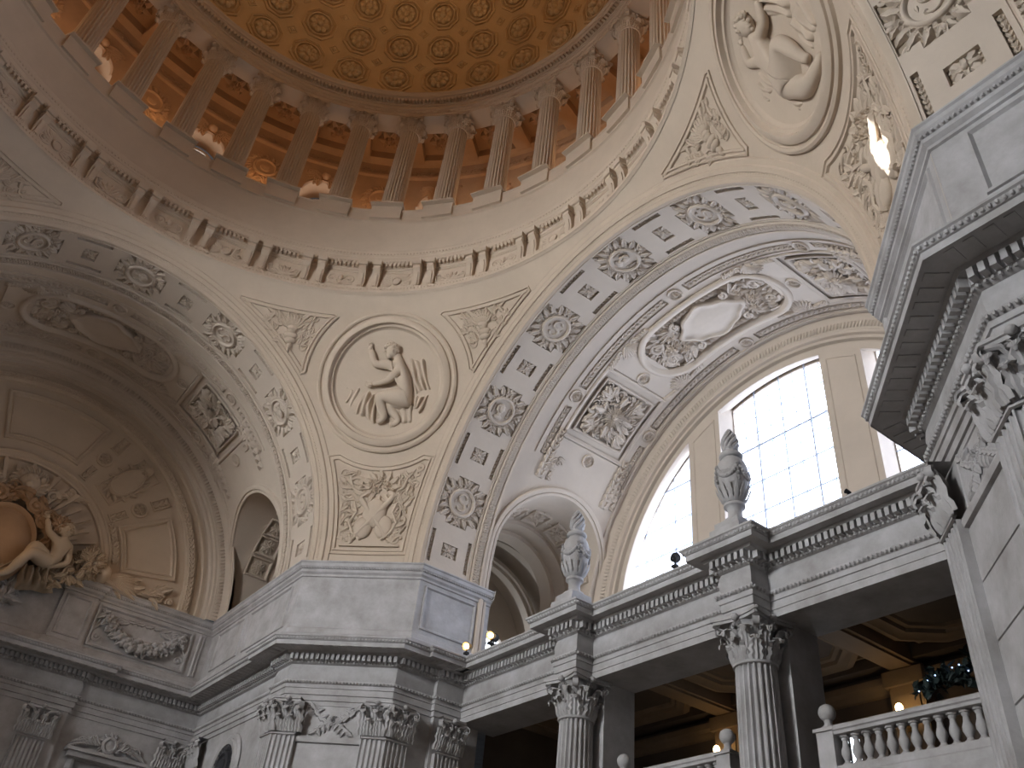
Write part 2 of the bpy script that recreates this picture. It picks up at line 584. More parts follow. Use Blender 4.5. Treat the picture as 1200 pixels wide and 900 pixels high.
# ------------------------------------------------------------------ figures grown from a skeleton
def figure(joints, bones, sub=2, squash=None):
    """joints name -> (u, v, h, radius); bones list of name pairs, rooted at the first joint"""
    names = list(joints)
    me = bpy.data.meshes.new('tmp')
    me.from_pydata([tuple(c * 100 for c in joints[n][:3]) for n in names], [(names.index(a), names.index(b)) for a, b in bones], [])
    o = bpy.data.objects.new('tmp', me)
    COL.objects.link(o)
    md = o.modifiers.new('s', 'SKIN')
    md.use_smooth_shade = True
    for i, n in enumerate(names):
        sv = me.skin_vertices[0].data[i]
        r = joints[n][3] * 100
        sv.radius = (r, r)
        sv.use_root = i == 0
    m2 = o.modifiers.new('b', 'SUBSURF')
    m2.levels = sub
    m2.render_levels = sub
    dg = bpy.context.evaluated_depsgraph_get()
    ev = o.evaluated_get(dg)
    t = ev.to_mesh()
    mb = MB()
    mb.V = [tuple(c / 100 for c in v.co) for v in t.vertices]
    mb.F = [tuple(p.vertices) for p in t.polygons]
    ev.to_mesh_clear()
    bpy.data.objects.remove(o)
    bpy.data.meshes.remove(me)
    return mb
# ================================================================== SETTING
J = 0.80
K = 1.285 * sqrt(2) - J
P1 = [(1.30, J - .015), (1.145, J - .015), (1.145, J), (K, J), (J, K), (J, 1.105), (J + .014, 1.105), (J + .014, 1.755),
      (.41, 1.755), (.41, 1.737), (-.41, 1.737), (-.41, 1.755), (-.80, 1.755), (-.80, 1.0)]
P2 = [(J, -1.75), (J, -K), (K, -J), (1.30, -J)]
SCX, SCB, SCY, SCH = 1.235, 1.183, .266, .037
PS = [(SCX, -.80), (SCX, -SCY - SCH), (SCB, -SCY - SCH), (SCB, -SCY + SCH), (SCX, -SCY + SCH), (SCX, SCY - SCH), (SCB, SCY - SCH), (SCB, SCY + SCH), (SCX, SCY + SCH), (SCX, .80)]
ZA = .752
def entab(pr):
    k = pr / .085
    return [(-.02, ZA), (0, ZA), (0, .766), (.004, .767), (.004, .783), (.007, .784), (.007, .794), (.013, .800), (.013, .804), (.001, .806),
       (.004, .815), (.006, .828), (.004, .841), (.001, .850), (.008, .853), (.012, .857), (.014, .857), (.014, .874), (.026, .875), (.030, .881), (pr - .012, .881),
       (pr - .011, .8795), (pr - .010, .8795), (pr - .010, .892), (pr - .007, .893), (pr - .003, .900), (pr, .902), (pr, .906), (-.03, .912)]
def entablature(nm, path, a, b, pr, lb):
    t = struct(nm, sweep(path, entab(pr), a, b), M['stone'], label=lb, ang=25)
    obj('dentil_course', dentils(path, a, b, .012, .0275, .8575, .8735, .0145, .0088), M['stone'], t)
    e = beads(path, a, b, .0205, .8785, .0115, .0042, .0042)
    e.add(beads(path, a, b, .0105, .8545, .010, .0038, .0034))
    e.add(beads(path, a, b, .0115, .7985, .0095, .0036, .0044))
    e.add(beads(path, a, b, pr - .0045, .8975, .0095, .0036, .0042, .0025))
    obj('egg_moulding', e, M['stone'], t)
    if pr > .07:
        m = MB()
        def f(p, dr, nr):
            m.box(-.007, .007, .004, pr - .050, .8795, .8815, T=lambda q: (p[0] + dr[0] * q[0] + nr[0] * q[1], p[1] + dr[1] * q[0] + nr[1] * q[1], q[2]))
        along(path, .032, a, b, .026, f)
        obj('soffit_block', m, M['stone'], t)
    return t
entablature('trim_1', P2, 0, 3, .085, 'grey stone entablature of the near pier at the right edge')
entablature('trim_2', PS, 0, 9, .062, 'grey stone entablature carried by the two screen columns')
entablature('trim_3', P1, 0, 7, .085, 'grey stone entablature wrapping the canted corner pier')
entablature('trim_4', P1, 7, 13, .085, 'dark grey stone entablature under the sculpted lunette')

def wallrun(path, i0, i1, z0, z1, d=0.0):
    return sweep(path, [(d, z0), (d, z1)], i0, i1)
struct('wall_corner', wallrun(P1, 0, 7, -.2, .76, -.004), M['stone'], label='pale stone wall of the canted corner pier')
struct('wall_right', wallrun(P2, 0, 3, -.2, .76, -.004), M['stone'], label='pale stone wall of the near right pier')
struct('wall_left', wallrun(P1, 7, 13, -.2, .76, -.004), M['stone'], label='dark stone wall under the sculpted lunette')

# attic: two runs
AF = .766
AK = 1.265 * sqrt(2) - AF
ATT1 = [(1.276, AF), (AK, AF), (AF, AK), (AF, 1.735), (.36, 1.735), (.36, 1.725), (.25, 1.725), (.25, 1.735), (-.25, 1.735), (-.25, 1.725), (-.36, 1.725), (-.36, 1.735), (-.78, 1.735), (-.78, 1.0)]
ATT2 = [(AF, -1.735), (AF, -AK), (AK, -AF), (1.276, -AF)]
ATP = [(0.02, .90), (.02, .925), (.012, .932), (.010, .945), (.003, .95), (0, .952), (0, 1.108), (.004, 1.110), (.004, 1.116), (.010, 1.122), (.010, 1.130), (.017, 1.136), (.018, 1.138), (.018, 1.147), (.021, 1.150), (.021, 1.1534), (-.03, 1.156)]
def attic(nm, path, a, b, lb):
    t = struct(nm, sweep(path, ATP, a, b), M['stone'], label=lb, ang=25)
    obj('egg_moulding', beads(path, a, b, .013, 1.1335, .0085, .0034, .0034), M['stone'], t)
    return t
trim5 = attic('trim_5', ATT1, 0, 3, 'plain stone attic above the canted corner pier')
trim6 = attic('trim_6', ATT1, 3, 13, 'stone attic band under the sculpted lunette')
trim7 = attic('trim_7', ATT2, 0, 3, 'panelled stone attic of the near right pier')
for path, i in ((ATT1, 0), (ATT2, 3)):
    e = MB()
    x, y = path[i]
    sg = -1 if y > 0 else 1
    e.poly([(x, y + sg * .025, 1.156), (x, y + sg * .02, 1.13), (x, y, 1.11), (x, y, .95), (x, y + sg * .02, .92), (x, y + sg * .02, .90), (x, y - sg * .06, .90), (x, y - sg * .06, 1.156)])
    obj('end_face', e, M['stone'], trim5 if i == 0 else trim7)
# raised frames on the attic faces
def attic_frame(path, i, m0, m1, parent, z0=.965, z1=1.098):
    N = plan_normals(path)
    a, b = path[i], path[i + 1]
    L = hypot(b[0] - a[0], b[1] - a[1])
    dr = ((b[0] - a[0]) / L, (b[1] - a[1]) / L)
    nr = (-dr[1], dr[0])
    mb = MB()
    mb.loop([(m0, z0), (L - m1, z0), (L - m1, z1), (m0, z1)], [(0, 0), (.001, .004), (.005, .005), (.008, .001), (.010, -.001)])
    fm = frame((a[0], a[1], 0), (dr[0], dr[1], 0), (0, 0, 1), (nr[0], nr[1], 0))
    # local (u, v, h) with u along the wall
    mb.V = [tuple(fm @ Vector(p)) for p in mb.V]
    obj('panel_frame', mb, M['stone'], parent)
attic_frame(ATT1, 0, .05, .02, trim5)
attic_frame(ATT1, 2, .05, .35, trim5)
attic_frame(ATT1, 2, .40, .08, trim5)
attic_frame(ATT2, 0, .08, .05, trim7)
attic_frame(ATT2, 1, .02, .02, trim7)
attic_frame(ATT1, 3, .035, .40 - .025, trim6)
attic_frame(ATT1, 5, .012, .012, trim6)

# pendentives
def pendentive(q):
    mb = MB()
    rows = []
    n = 40
    el1 = asin(.834 / RS)
    for i in range(n + 1):
        el = el1 * i / n
        rho = RS * cos(el)
        a0 = acos(min(1, AE / rho)) if rho > AE else 0
        row = []
        for j in range(41):
            a = a0 + (pi / 2 - 2 * a0) * j / 40 + q * pi / 2
            row.append((rho * cos(a), rho * sin(a), HS + RS * sin(el)))
        rows.append(row)
    mb.grid(rows)
    return mb
struct('ceiling_corner', pendentive(0), M['plaster'], label='curved cream plaster spandrel with the round medallion')
struct('ceiling_near', pendentive(3), M['plaster'], label='curved cream plaster spandrel at upper right')
struct('ceiling_far', pendentive(1), M['plaster'], label='curved cream plaster spandrel at left edge')
struct('ceiling_behind', pendentive(2), M['plaster'], label='curved cream plaster spandrel behind the viewpoint')

ROT = {'B': Matrix.Identity(4), 'A': Matrix.Rotation(pi / 2, 4, 'Z'), 'D': Matrix.Rotation(pi, 4, 'Z'), 'C': Matrix.Rotation(-pi / 2, 4, 'Z')}

# arch rims between vault and pendentives (revolved about the vault axis)
def sp(r, h):
    x = sqrt(RS * RS - r * r)
    k = 1 - h / RS
    return (x * k, r * k)
def revolve(prof, a0, a1, n, mb=None):
    mb = mb or MB()
    rows = []
    for i in range(n + 1):
        a = a0 + (a1 - a0) * i / n
        rows.append([(x, r * cos(a), HS + r * sin(a)) for x, r in prof])
    mb.grid(rows)
    return mb
def arcbeads(x, r, a0, a1, step, rx, rr, ra):
    mb = MB()
    n = int(r * (a1 - a0) / step)
    for i in range(n):
        a = a0 + (i + .5) * (a1 - a0) / n
        ca, sa = cos(a), sin(a)
        mb.blob((0, 0, 0), ra, rx, rr, 6, 4, T=lambda q: (x + q[1], (r + q[2]) * ca - q[0] * sa, HS + (r + q[2]) * sa + q[0] * ca))
    return mb
RIM = [(AE + .004, R), sp(R + .0005, 0.004), sp(R + .004, .008), sp(R + .012, .0085), sp(R + .014, .006), sp(R + .022, .006), sp(R + .0235, .009), sp(R + .033, .009), sp(R + .036, .004), sp(R + .046, .0035), sp(R + .048, .0)]
rim_mesh = to_mesh(revolve(RIM, 0, pi, 120), 'arch_rim', M['plaster'], ang=25)
rb = arcbeads(sp(R + .018, .007)[0], R + .018, 0.02, pi - .02, .0105, .003, .0036, .0042)
bead_mesh = to_mesh(rb, 'bead_row', M['plaster'])
for i, (k, lb) in enumerate((('B', 'cream beaded rim of the arch over the windows'), ('A', 'cream beaded rim of the arch over the sculpted lunette'), ('C', 'cream beaded rim of the near right arch'), ('D', 'cream beaded rim of the arch behind'))):
    o = link('trim_%d' % (8 + i), rim_mesh, None, ROT[k])
    o['kind'] = 'structure'; o['label'] = lb; o['category'] = 'trim'
    link('bead_row', bead_mesh, o)

# ------------------------------------------------------------------ vault shell with its sunk panels
REC = []          # (phi0, phi1, x0, x1, depth)
MED = [18 + 24 * i for i in range(7)]
SQR = [6 + 24 * i for i in range(8)]
DU = degrees(1 / R)
for p in MED:
    hw = .0775 * DU
    REC += [(p - hw, p + hw, 1.066, 1.144, .011), (p - hw * .76, p + hw * .76, 1.028, 1.182, .011)]
for p in SQR:
    q = .021 * DU
    REC.append((p - q, p + q, 1.077, 1.133, .013))
    q = .0525 * DU
    REC += [(p - q, p + q, 1.031, 1.044, .010), (p - q, p + q, 1.165, 1.179, .010)]
for s_ in (0, 1):
    def mir(a, b):
        return (a, b) if s_ == 0 else (180 - b, 180 - a)
    REC += [(*mir(43.5, 64.9), 1.341, 1.613, .008), (*mir(47, 61), 1.380, 1.572, .020)]
    for x0, x1 in ((1.300, 1.333), (1.625, 1.658)):
        REC += [(*mir(56.5, 87.0), x0, x1, .009)]
    REC += [(*mir(37.5, 51.0), 1.300, 1.325, .009), (*mir(37.5, 51.0), 1.634, 1.659, .009)]
REC.append((78.0, 102.0, 1.372, 1.582, .018))
REC.append((72.0, 108.0, 1.392, 1.562, .018))
HX, HZ, HR = 1.475, 1.32, .215           # side arch
X0, X1 = AE, 1.705
HXA, HXB, HPH = 1.222, 1.7049, 37.0

def vault_shell():
    ph = {0.0, 180.0, HPH, 180 - HPH}
    xs = {X0, X1, HXA, HXB}
    for a, b, c, d, _ in REC:
        ph |= {round(a, 4), round(b, 4)}
        xs |= {c, d}
    ph = sorted(p for p in ph if 0 <= p <= 180)
    full = []
    for a, b in zip(ph[:-1], ph[1:]):
        k = max(1, int(math.ceil((b - a) / 1.6)))
        full += [a + (b - a) * i / k for i in range(k)]
    full.append(180.0)
    xs = sorted(xs)
    nI, nJ = len(full) - 1, len(xs) - 1
    def depth(i, j):
        p, x = (full[i] + full[i + 1]) / 2, (xs[j] + xs[j + 1]) / 2
        if (p < HPH or p > 180 - HPH) and HXA < x < HXB:
            return None
        return max([d for a, b, c, e, d in REC if a < p < b and c < x < e] or [0.0])
    D = [[depth(i, j) for j in range(nJ)] for i in range(nI)]
    mb = MB()
    cache = {}
    def V(i, j, d):
        k = (i, j, d)
        if k not in cache:
            a = radians(full[i])
            cache[k] = mb.v(xs[j], (R + d) * cos(a), HS + (R + d) * sin(a))
        return cache[k]
    for i in range(nI):
        for j in range(nJ):
            d = D[i][j]
            if d is None:
                continue
            mb.F.append((V(i, j, d), V(i + 1, j, d), V(i + 1, j + 1, d), V(i, j + 1, d)))
            if i + 1 < nI and D[i + 1][j] is not None and D[i + 1][j] != d:
                e = D[i + 1][j]
                mb.F.append((V(i + 1, j, d), V(i + 1, j, e), V(i + 1, j + 1, e), V(i + 1, j + 1, d)))
            if j + 1 < nJ and D[i][j + 1] is not None and D[i][j + 1] != d:
                e = D[i][j + 1]
                mb.F.append((V(i, j + 1, d), V(i, j + 1, e), V(i + 1, j + 1, e), V(i + 1, j + 1, d)))
    # surroundings of the side arches
    def B2(x, s, h=0.0, sg=1):
        if s < 0:
            return (x, sg * (R - h), HS + s)
        a = s / R
        return (x, sg * (R - h) * cos(a), HS + (R - h) * sin(a))
    SB = .90 - HS
    ST = radians(HPH) * R
    hole = []
    for i in range(6):
        hole.append((HX - HR, SB + (HZ - .90) * i / 6))
    for i in range(33):
        th = pi * i / 32
        z = HZ + HR * sin(th) - HS
        hole.append((HX - HR * cos(th), R * asin(z / R) if z > 0 else z))
    for i in range(6):
        hole.append((HX + HR, SB + (HZ - .90) * (5 - i) / 6))
    hole = [(x, s if s <= 0 or i < 6 or i >= 39 else s) for i, (x, s) in enumerate(hole)]
    # straight sides above the springing line follow the barrel too
    fix = []
    for x, s in hole:
        z = s if s <= 0 else None
        fix.append((x, s))
    hole = fix
    n = len(hole)
    outer = []
    for i, (x, s) in enumerate(hole):
        dx, ds = x - HX, s - (HZ - HS) * .9
        if i < 6:
            outer.append((HXA, s))
        elif i >= n - 6:
            outer.append((HXB, s))
        else:
            th = pi * (i - 6) / 32
            cx_, cy_ = -cos(th), sin(th)
            k = 1e9
            if cx_ < -1e-6:
                k = min(k, (HXA - HX) / cx_)
            if cx_ > 1e-6:
                k = min(k, (HXB - HX) / cx_)
            s0 = R * asin((HZ - HS) / R)
            if cy_ > 1e-6:
                k = min(k, (ST - s0) / cy_)
            outer.append((HX + cx_ * k, s0 + cy_ * k))
    # snap the two corners
    for tgt in ((HXA, ST), (HXB, ST)):
        b = min(range(n), key=lambda i: hypot(outer[i][0] - tgt[0], outer[i][1] - tgt[1]))
        outer[b] = tgt
    for sg in (1, -1):
        rows = []
        for t in (0, .33, .66, 1):
            rows.append([B2(a[0] + (b[0] - a[0]) * t, a[1] + (b[1] - a[1]) * t, 0, sg) for a, b in zip(hole, outer)])
        mb.grid(rows)
        # plain wall below the springing line, either side
        for xa, xb in ((HXB, 1.80), (AE, HXA)):
            mb.grid([[(xa, sg * R, HS), (xb, sg * R, HS)], [(xa, sg * R, .90), (xb, sg * R, .90)]])
        # tunnel
        rows = [[B2(x, s, 0, sg) for x, s in hole]]
        rows.append([(p[0], sg * 1.0, p[2]) for p in rows[0]])
        mb.grid(rows)
    # moulding round the side arches
    mos = []
    for lowcut in (False, True):
      mo = MB()
      mos.append(mo)
      for sg in (1, -1):
        rows = []
        for i, (x, s) in enumerate(hole):
            if lowcut and s < .006:
                continue
            a, b = hole[max(0, i - 1)], hole[min(n - 1, i + 1)]
            l = hypot(b[0] - a[0], b[1] - a[1])
            nx, ny = -(b[1] - a[1]) / l, (b[0] - a[0]) / l
            rows.append([B2(x + nx * o, s + ny * o, h, sg) for o, h in ((0, -.02), (0, .006), (.002, .008), (.010, .008), (.011, .005), (.013, .005), (.014, .010), (.024, .012), (.028, .010), (.030, 0))])
        mo.grid(rows)
    return mb, mos
sh_mb, mo_mb = vault_shell()
RIB = [(1.192, R), (1.193, R - .005), (1.196, R - .007), (1.222, R - .007), (1.224, R - .012), (1.231, R - .013), (1.234, R - .008), (1.246, R - .008), (1.248, R - .004), (1.262, R - .004), (1.264, R)]
rib_mb = MB()
for a0, a1 in ((radians(30.5), pi - radians(30.5)),):
    revolve(RIB, a0, a1, 110, rib_mb)
for a0, a1 in ((0, radians(31)), (pi - radians(31), pi)):
    revolve(RIB[:6] + [(1.233, R)], a0, a1, 24, rib_mb)
for xx in (1.281, 1.674):
    revolve([(xx, R), (xx + .001, R - .004), (xx + .005, R - .004), (xx + .006, R)], radians(37.2), pi - radians(37.2), 100, rib_mb)
for xx in (1.0225, 1.1855):
    revolve([(xx, R), (xx + .0005, R - .0025), (xx + .003, R - .0025), (xx + .0035, R)], radians(0), pi, 110, rib_mb)
gui = MB()
ng = 150
for i in range(ng):
    a = .02 + (pi - .04) * i / ng
    for sgn in (-1, 1):
        pts = []
        for k in range(5):
            t = k / 4
            aa = a + t * (pi - .04) / ng * 1.0
            pts.append((1.209 + sgn * .010 * sin(pi * (t * 2 - .5)), (R - .009) * cos(aa), HS + (R - .009) * sin(aa)))
        gui.tube(pts, .0026, 4)
END = [(1.662, R), (1.664, R - .005), (1.672, R - .005), (1.674, R - .001), (1.684, R - .002), (1.688, .7615), (1.690, .756), (1.693, .752), (1.699, .724), (1.701, .722), (1.702, .714), (1.712, .711), (1.714, .703), (1.726, .699), (1.728, .690), (1.742, .688)]
end_mb = revolve(END, 0, pi, 120)
def zigzag():
    mb = MB()
    n = 190
    for i in range(n):
        a = (i + .5) * pi / n
        T = lambda q: (1.6945 + q[1], (.738 + q[2]) * cos(a) - q[0] * sin(a), HS + (.738 + q[2]) * sin(a) + q[0] * cos(a))
        mb.blob((0, 0, 0), .0045, .004, .0115, 5, 4, T=T)
    return mb
VM = {'shell': to_mesh(sh_mb, 'vault', M['vault'], ang=30), 'side_arch_moulding': to_mesh(mo_mb[0], 'side_arch_moulding', M['vault']), 'side_arch_moulding_cut': to_mesh(mo_mb[1], 'side_arch_moulding', M['vault']),
      'rib': to_mesh(rib_mb, 'vault_rib', M['vault'], ang=25), 'guilloche': to_mesh(gui, 'guilloche', M['vault']),
      'end_moulding': to_mesh(end_mb, 'end_moulding', M['vault'], ang=25), 'leaf_row': to_mesh(zigzag(), 'leaf_row', M['vault'])}
for k, lb in (('B', 'coffered barrel vault in front of the arched window'), ('A', 'coffered barrel vault in front of the sculpted lunette'), ('C', 'coffered barrel vault at the top right edge')):
    o = link('ceiling_vault', VM['shell'], None, ROT[k])
    o['kind'] = 'structure'; o['label'] = lb; o['category'] = 'ceiling'
    for nm in ('side_arch_moulding', 'rib', 'guilloche', 'end_moulding', 'leaf_row'):
        link(nm if nm != 'rib' else 'vault_rib', VM[nm + '_cut' if nm == 'side_arch_moulding' and k != 'B' else nm], o)

# ------------------------------------------------------------------ lunette walls
GX, GR = 1.795, .715
def win_poly(y0, y1, z0, r, n=14):
    pts = [(y0, z0), (y1, z0)]
    ys = [y1 + (y0 - y1) * i / n for i in range(n + 1)]
    for y in ys:
        pts.append((y, max(z0 + .001, HS + sqrt(max(0, r * r - y * y)))))
    return pts
def window(rot, idx, y0, y1, mull, z0, lb, gm):
    root = MB()
    # deep reveal (jambs and curved head) with a raised edge
    r_in = .668
    def opening(r):
        yy0 = max(y0, -sqrt(r * r - (z0 - HS) ** 2)) if z0 > HS else y0
        a = win_poly(y0, y1, z0, r)
        return a
    lim = lambda y, r: max(-r * .995, min(r * .995, y))
    a = win_poly(lim(y0, r_in), lim(y1, r_in), z0, r_in)
    b = win_poly(lim(y0 + .006, GR - .004), lim(y1 - .006, GR - .004), z0, GR - .004)
    rows = [[(1.719, y, z) for y, z in a], [(1.735, y, z) for y, z in a], [(GX - .004, y, z) for y, z in b]]
    root.grid(rows, cu=True)
    # frame ring around the glass
    c = [(y * .985 + (y0 + y1) / 2 * .015, HS + (z - HS) * .975) for y, z in b]
    root.grid([[(GX - .004, y, z) for y, z in b], [(GX - .010, y, z) for y, z in c], [(GX, y, z) for y, z in c]], cu=True)
    w = struct('window_%d' % idx, root, M['vault'], None, rot, label=lb)
    p = MB()
    p.poly([(GX, y, z) for y, z in b])
    obj('pane', p, gm, w)
    bars = MB()
    top = lambda y: HS + sqrt(max(0, (GR - .004) ** 2 - y * y))
    for y, t in mull:
        bars.box(GX - .006 - t, GX - .001, y - t / 2, y + t / 2, z0, top(y))
    zs = [(1.633, .0062), (1.505, .0034), (1.40, .0034), (1.30, .003), (1.20, .003), (1.575, .0012), (1.69, .0012), (1.75, .0012), (1.81, .0012)]
    for z, t in zs:
        ym = sqrt(max(0, (GR - .004) ** 2 - (z - HS) ** 2)) if z > HS else GR
        ya, yb = max(y0, -ym), min(y1, ym)
        if yb - ya > .01 and z > z0:
            bars.box(GX - .006 - t, GX - .001, ya, yb, z - t / 2, z + t / 2)
    obj('glazing_bars', bars, M['lead'], w)
    return w
def lunette_wall(rot, lb, nm, mt='vault'):
    mb = MB()
    # arch band
    revolve([(1.720, .69), (1.720, .668)], 0, pi, 90, mb)
    for sg in (-1, 1):
        ya, yb = sorted((sg * .200, sg * .335))
        poly = win_poly(ya, yb, .86, .67, 6)
        mb.poly([(1.719, y, z) for y, z in poly])
        # slim pilaster strip with sunk field
        fr = [(ya + .018, .9), (yb - .018, .9)] + [(y, HS + sqrt(.65 ** 2 - y * y)) for y in (yb - .018, (ya + yb) / 2, ya + .018)]
        lp = MB()
        lp.loop(fr, [(0, 0), (.001, .003), (.004, .003), (.006, 0)])
        mb.add(lp, T=lambda q: (1.719 - q[2], q[0], q[1]))
    for y0, y1 in ((-.20, .20), (-.67, -.335), (.335, .67)):
        mb.grid([[(1.719, y0, .86), (1.719, y1, .86)], [(1.719, y0, 1.04), (1.719, y1, 1.04)], [(GX, y0, 1.04), (GX, y1, 1.04)]])
    return struct(nm, mb, M[mt], None, rot, label=lb)
lunette_wall(ROT['B'], 'pale lunette wall with three tall arched windows', 'wall_window')
MU = [(-.1, .0046), (0, .0034), (.1, .0046), (-.15, .0014), (-.05, .0014), (.05, .0014), (.15, .0014)]
window(ROT['B'], 1, -.20, .20, MU, 1.04, 'large arched middle window of the vault, white with daylight', M['glass'])
window(ROT['B'], 2, .335, .70, [(.40, .0014), (.47, .0034), (.54, .0014), (.61, .003)], 1.04, 'quarter-round window left of the middle window', M['glass'])
window(ROT['B'], 3, -.70, -.335, [(-.40, .0014), (-.47, .0034), (-.54, .0014), (-.61, .003)], 1.04, 'quarter-round window right of the middle window, mostly hidden by the pier', M['glass'])
# the opposite bay, behind the viewpoint, repeats the windows; set back and darkened to cut stray light
RD = ROT['D'] @ Matrix.Translation((.45, 0, 0))
ext = MB()
revolve([(AE, R), (2.20, R)], 0, pi, 60, ext)
for sg in (-1, 1):
    ext.grid([[(AE, sg * R, HS), (2.3, sg * R, HS)], [(AE, sg * R, .2), (2.3, sg * R, .2)]])
struct('ceiling_behind', ext, M['wood'], None, ROT['D'], label='unseen barrel vault of the bay behind, darkened to soak up light')
lunette_wall(RD, 'unseen lunette wall, set back and darkened to cut stray light', 'wall_behind', 'wood')
window(RD, 4, -.20, .20, MU, 1.04, 'large arched window of the bay behind', M['glassw'])
window(RD, 5, .335, .70, [(.47, .004)], 1.04, 'quarter-round window of the bay behind', M['glassp'])
window(RD, 6, -.70, -.335, [(-.47, .004)], 1.04, 'other quarter-round window of the bay behind', M['glassp'])
# near arch: unseen end wall left out so stray bounce light escapes

# ------------------------------------------------------------------ passages seen through the side arches
def passage(rot, lb, n):
    mb = MB()
    cx, cz, rr, y0, y1 = 1.54, 1.27, .34, 1.0, 1.42
    prof = [(cx - rr, .86)] + [(cx - rr * cos(pi * i / 24), cz + rr * sin(pi * i / 24)) for i in range(25)] + [(cx + rr, .86)]
    mb.grid([[(x, y, z) for x, z in prof] for y in (y0, y1)])
    mb.poly([(x, y1, z) for x, z in prof])
    o = struct('ceiling_passage', mb, M['vault'], None, rot, label=lb)
    ribs = MB()
    for yc, k in ((1.02, .0), (1.14, .02), (1.27, .045)):
        rows = []
        for dy, d in ((-.035, 0), (-.033, .012), (-.018, .012), (-.016, .024), (.016, .024), (.018, .012), (.033, .012), (.035, 0)):
            q = rr - d - k
            rows.append([(cx - q, yc + dy, .86)] + [(cx - q * cos(pi * i / 32), yc + dy, cz + q * sin(pi * i / 32)) for i in range(33)] + [(cx + q, yc + dy, .86)])
        ribs.grid(rows)
    # stepped inner end of the passage behind the side arch
    for y, r0, r1 in ((.90, HR, HR - .014), (.96, HR - .014, HR - .03)):
        rows = []
        for yy, q in ((y, r0), (y, r1), (y + .06, r1)):
            rows.append([(HX - q, yy, .86)] + [(HX - q * cos(pi * i / 32), yy, HZ + q * sin(pi * i / 32)) for i in range(33)] + [(HX + q, yy, .86)])
        ribs.grid(rows)
    obj('vault_rib', ribs, M['vault'], o)
    # leaf ornament on the soffit of the side arch
    lf = MB()
    for a in (62, 90, 118):
        T = lambda q: (HX - (HR - q[2]) * cos(radians(a) + q[0] / HR), .835 + q[1], HZ + (HR - q[2]) * sin(radians(a) + q[0] / HR))
        l2 = MB()
        l2.rosette(0, 0, .035, 8, .01)
        for k in range(8):
            l2.leaf(.036 * cos(k * pi / 4), .036 * sin(k * pi / 4), k * pi / 4 + .5, .022, .008, .005)
        lf.add(l2, T=T)
    for a in (18, 40, 62, 90, 118, 140, 162):
        l2 = MB()
        l2.loop(dens([(-.038, -.045), (.038, -.045), (.038, .045), (-.038, .045)], .02), [(0, 0), (.0, .007), (.004, .008), (.008, .003), (.010, 0)])
        if a not in (62, 90, 118):
            l2.rosette(0, 0, .03, 8, .01)
        lf.add(l2, T=lambda q: (HX - (HR - q[2]) * cos(radians(a) + q[0] / HR), .835 + q[1], HZ + (HR - q[2]) * sin(radians(a) + q[0] / HR)))
    obj('soffit_rosette', lf, M['vault'], o)
    return o
def lunette_small(rot, idx, lb):
    w = MB()
    c = (1.70, 1.24)
    pl = [(c[0] + q * cos(pi * i / 20) * -1, c[1] + q * sin(pi * i / 20)) for q in (.105,) for i in range(21)]
    ring = MB()
    rows = []
    for q, y in ((.118, 1.42), (.118, 1.395), (.105, 1.395), (.105, 1.415)):
        rows.append([(c[0] - q, y, .90)] + [(c[0] - q * cos(pi * i / 20), y, c[1] + q * sin(pi * i / 20)) for i in range(21)] + [(c[0] + q, y, .90)])
    ring.grid(rows)
    o = struct('window_%d' % idx, ring, M['vault'], None, rot, label=lb)
    p = MB()
    p.poly([(c[0] - .105, 1.413, .90)] + [(x, 1.413, z) for x, z in pl] + [(c[0] + .105, 1.413, .90)])
    obj('pane', p, M['glassp'], o)
    bars = MB()
    for x in (-.05, 0, .05):
        bars.box(c[0] + x - .002, c[0] + x + .002, 1.405, 1.411, .9, c[1] + sqrt(.105 ** 2 - x * x))
    for z in (1.06, 1.15, 1.24, 1.30):
        hw = .105 if z <= c[1] else sqrt(.105 ** 2 - (z - c[1]) ** 2)
        bars.box(c[0] - hw, c[0] + hw, 1.405, 1.411, z - .002, z + .002)
    obj('glazing_bars', bars, M['lead'], o)
lunette_small(ROT['B'], 7, 'small round-topped window seen low through the side arch')
passage(ROT['B'], 'dim ribbed vault seen through the small side arch', 0)
passage(ROT['A'] @ Matrix.Scale(-1, 4, Vector((0, 1, 0))), 'dim vault seen through the side arch left of the corner pier', 1)

# terrace and balcony behind the screen
tb = MB()
tb.box(SCX + .005, 1.80, -.80, 1.62, .862, .892)
struct('floor_terrace', tb, M['stone'], label='stone terrace on top of the column screen')
fl = MB()
fl.box(-2.4, 2.4, -2.4, 2.4, -.20, -.16)
struct('floor', fl, M['floor'], label='pale marble floor far below')

# plain remaining walls of the square hall, behind and beside the viewpoint
def rot_path(path, q):
    for _ in range(q):
        path = [(-y, x) for x, y in path]
    return path
struct('wall_pier', sweep([(-1.76, -J), (-K, -J), (-J, -K), (-J, -1.76)], [(0, -.2), (0, 1.156)]), M['stone'], label='stone pier behind the viewpoint')
struct('wall_far', sweep([(-J, 1.74), (-J, K), (-K, J), (-1.3, J)], [(0, -.2), (0, 1.156)]), M['stone'], label='stone pier left of the sculpted lunette, outside the photo')
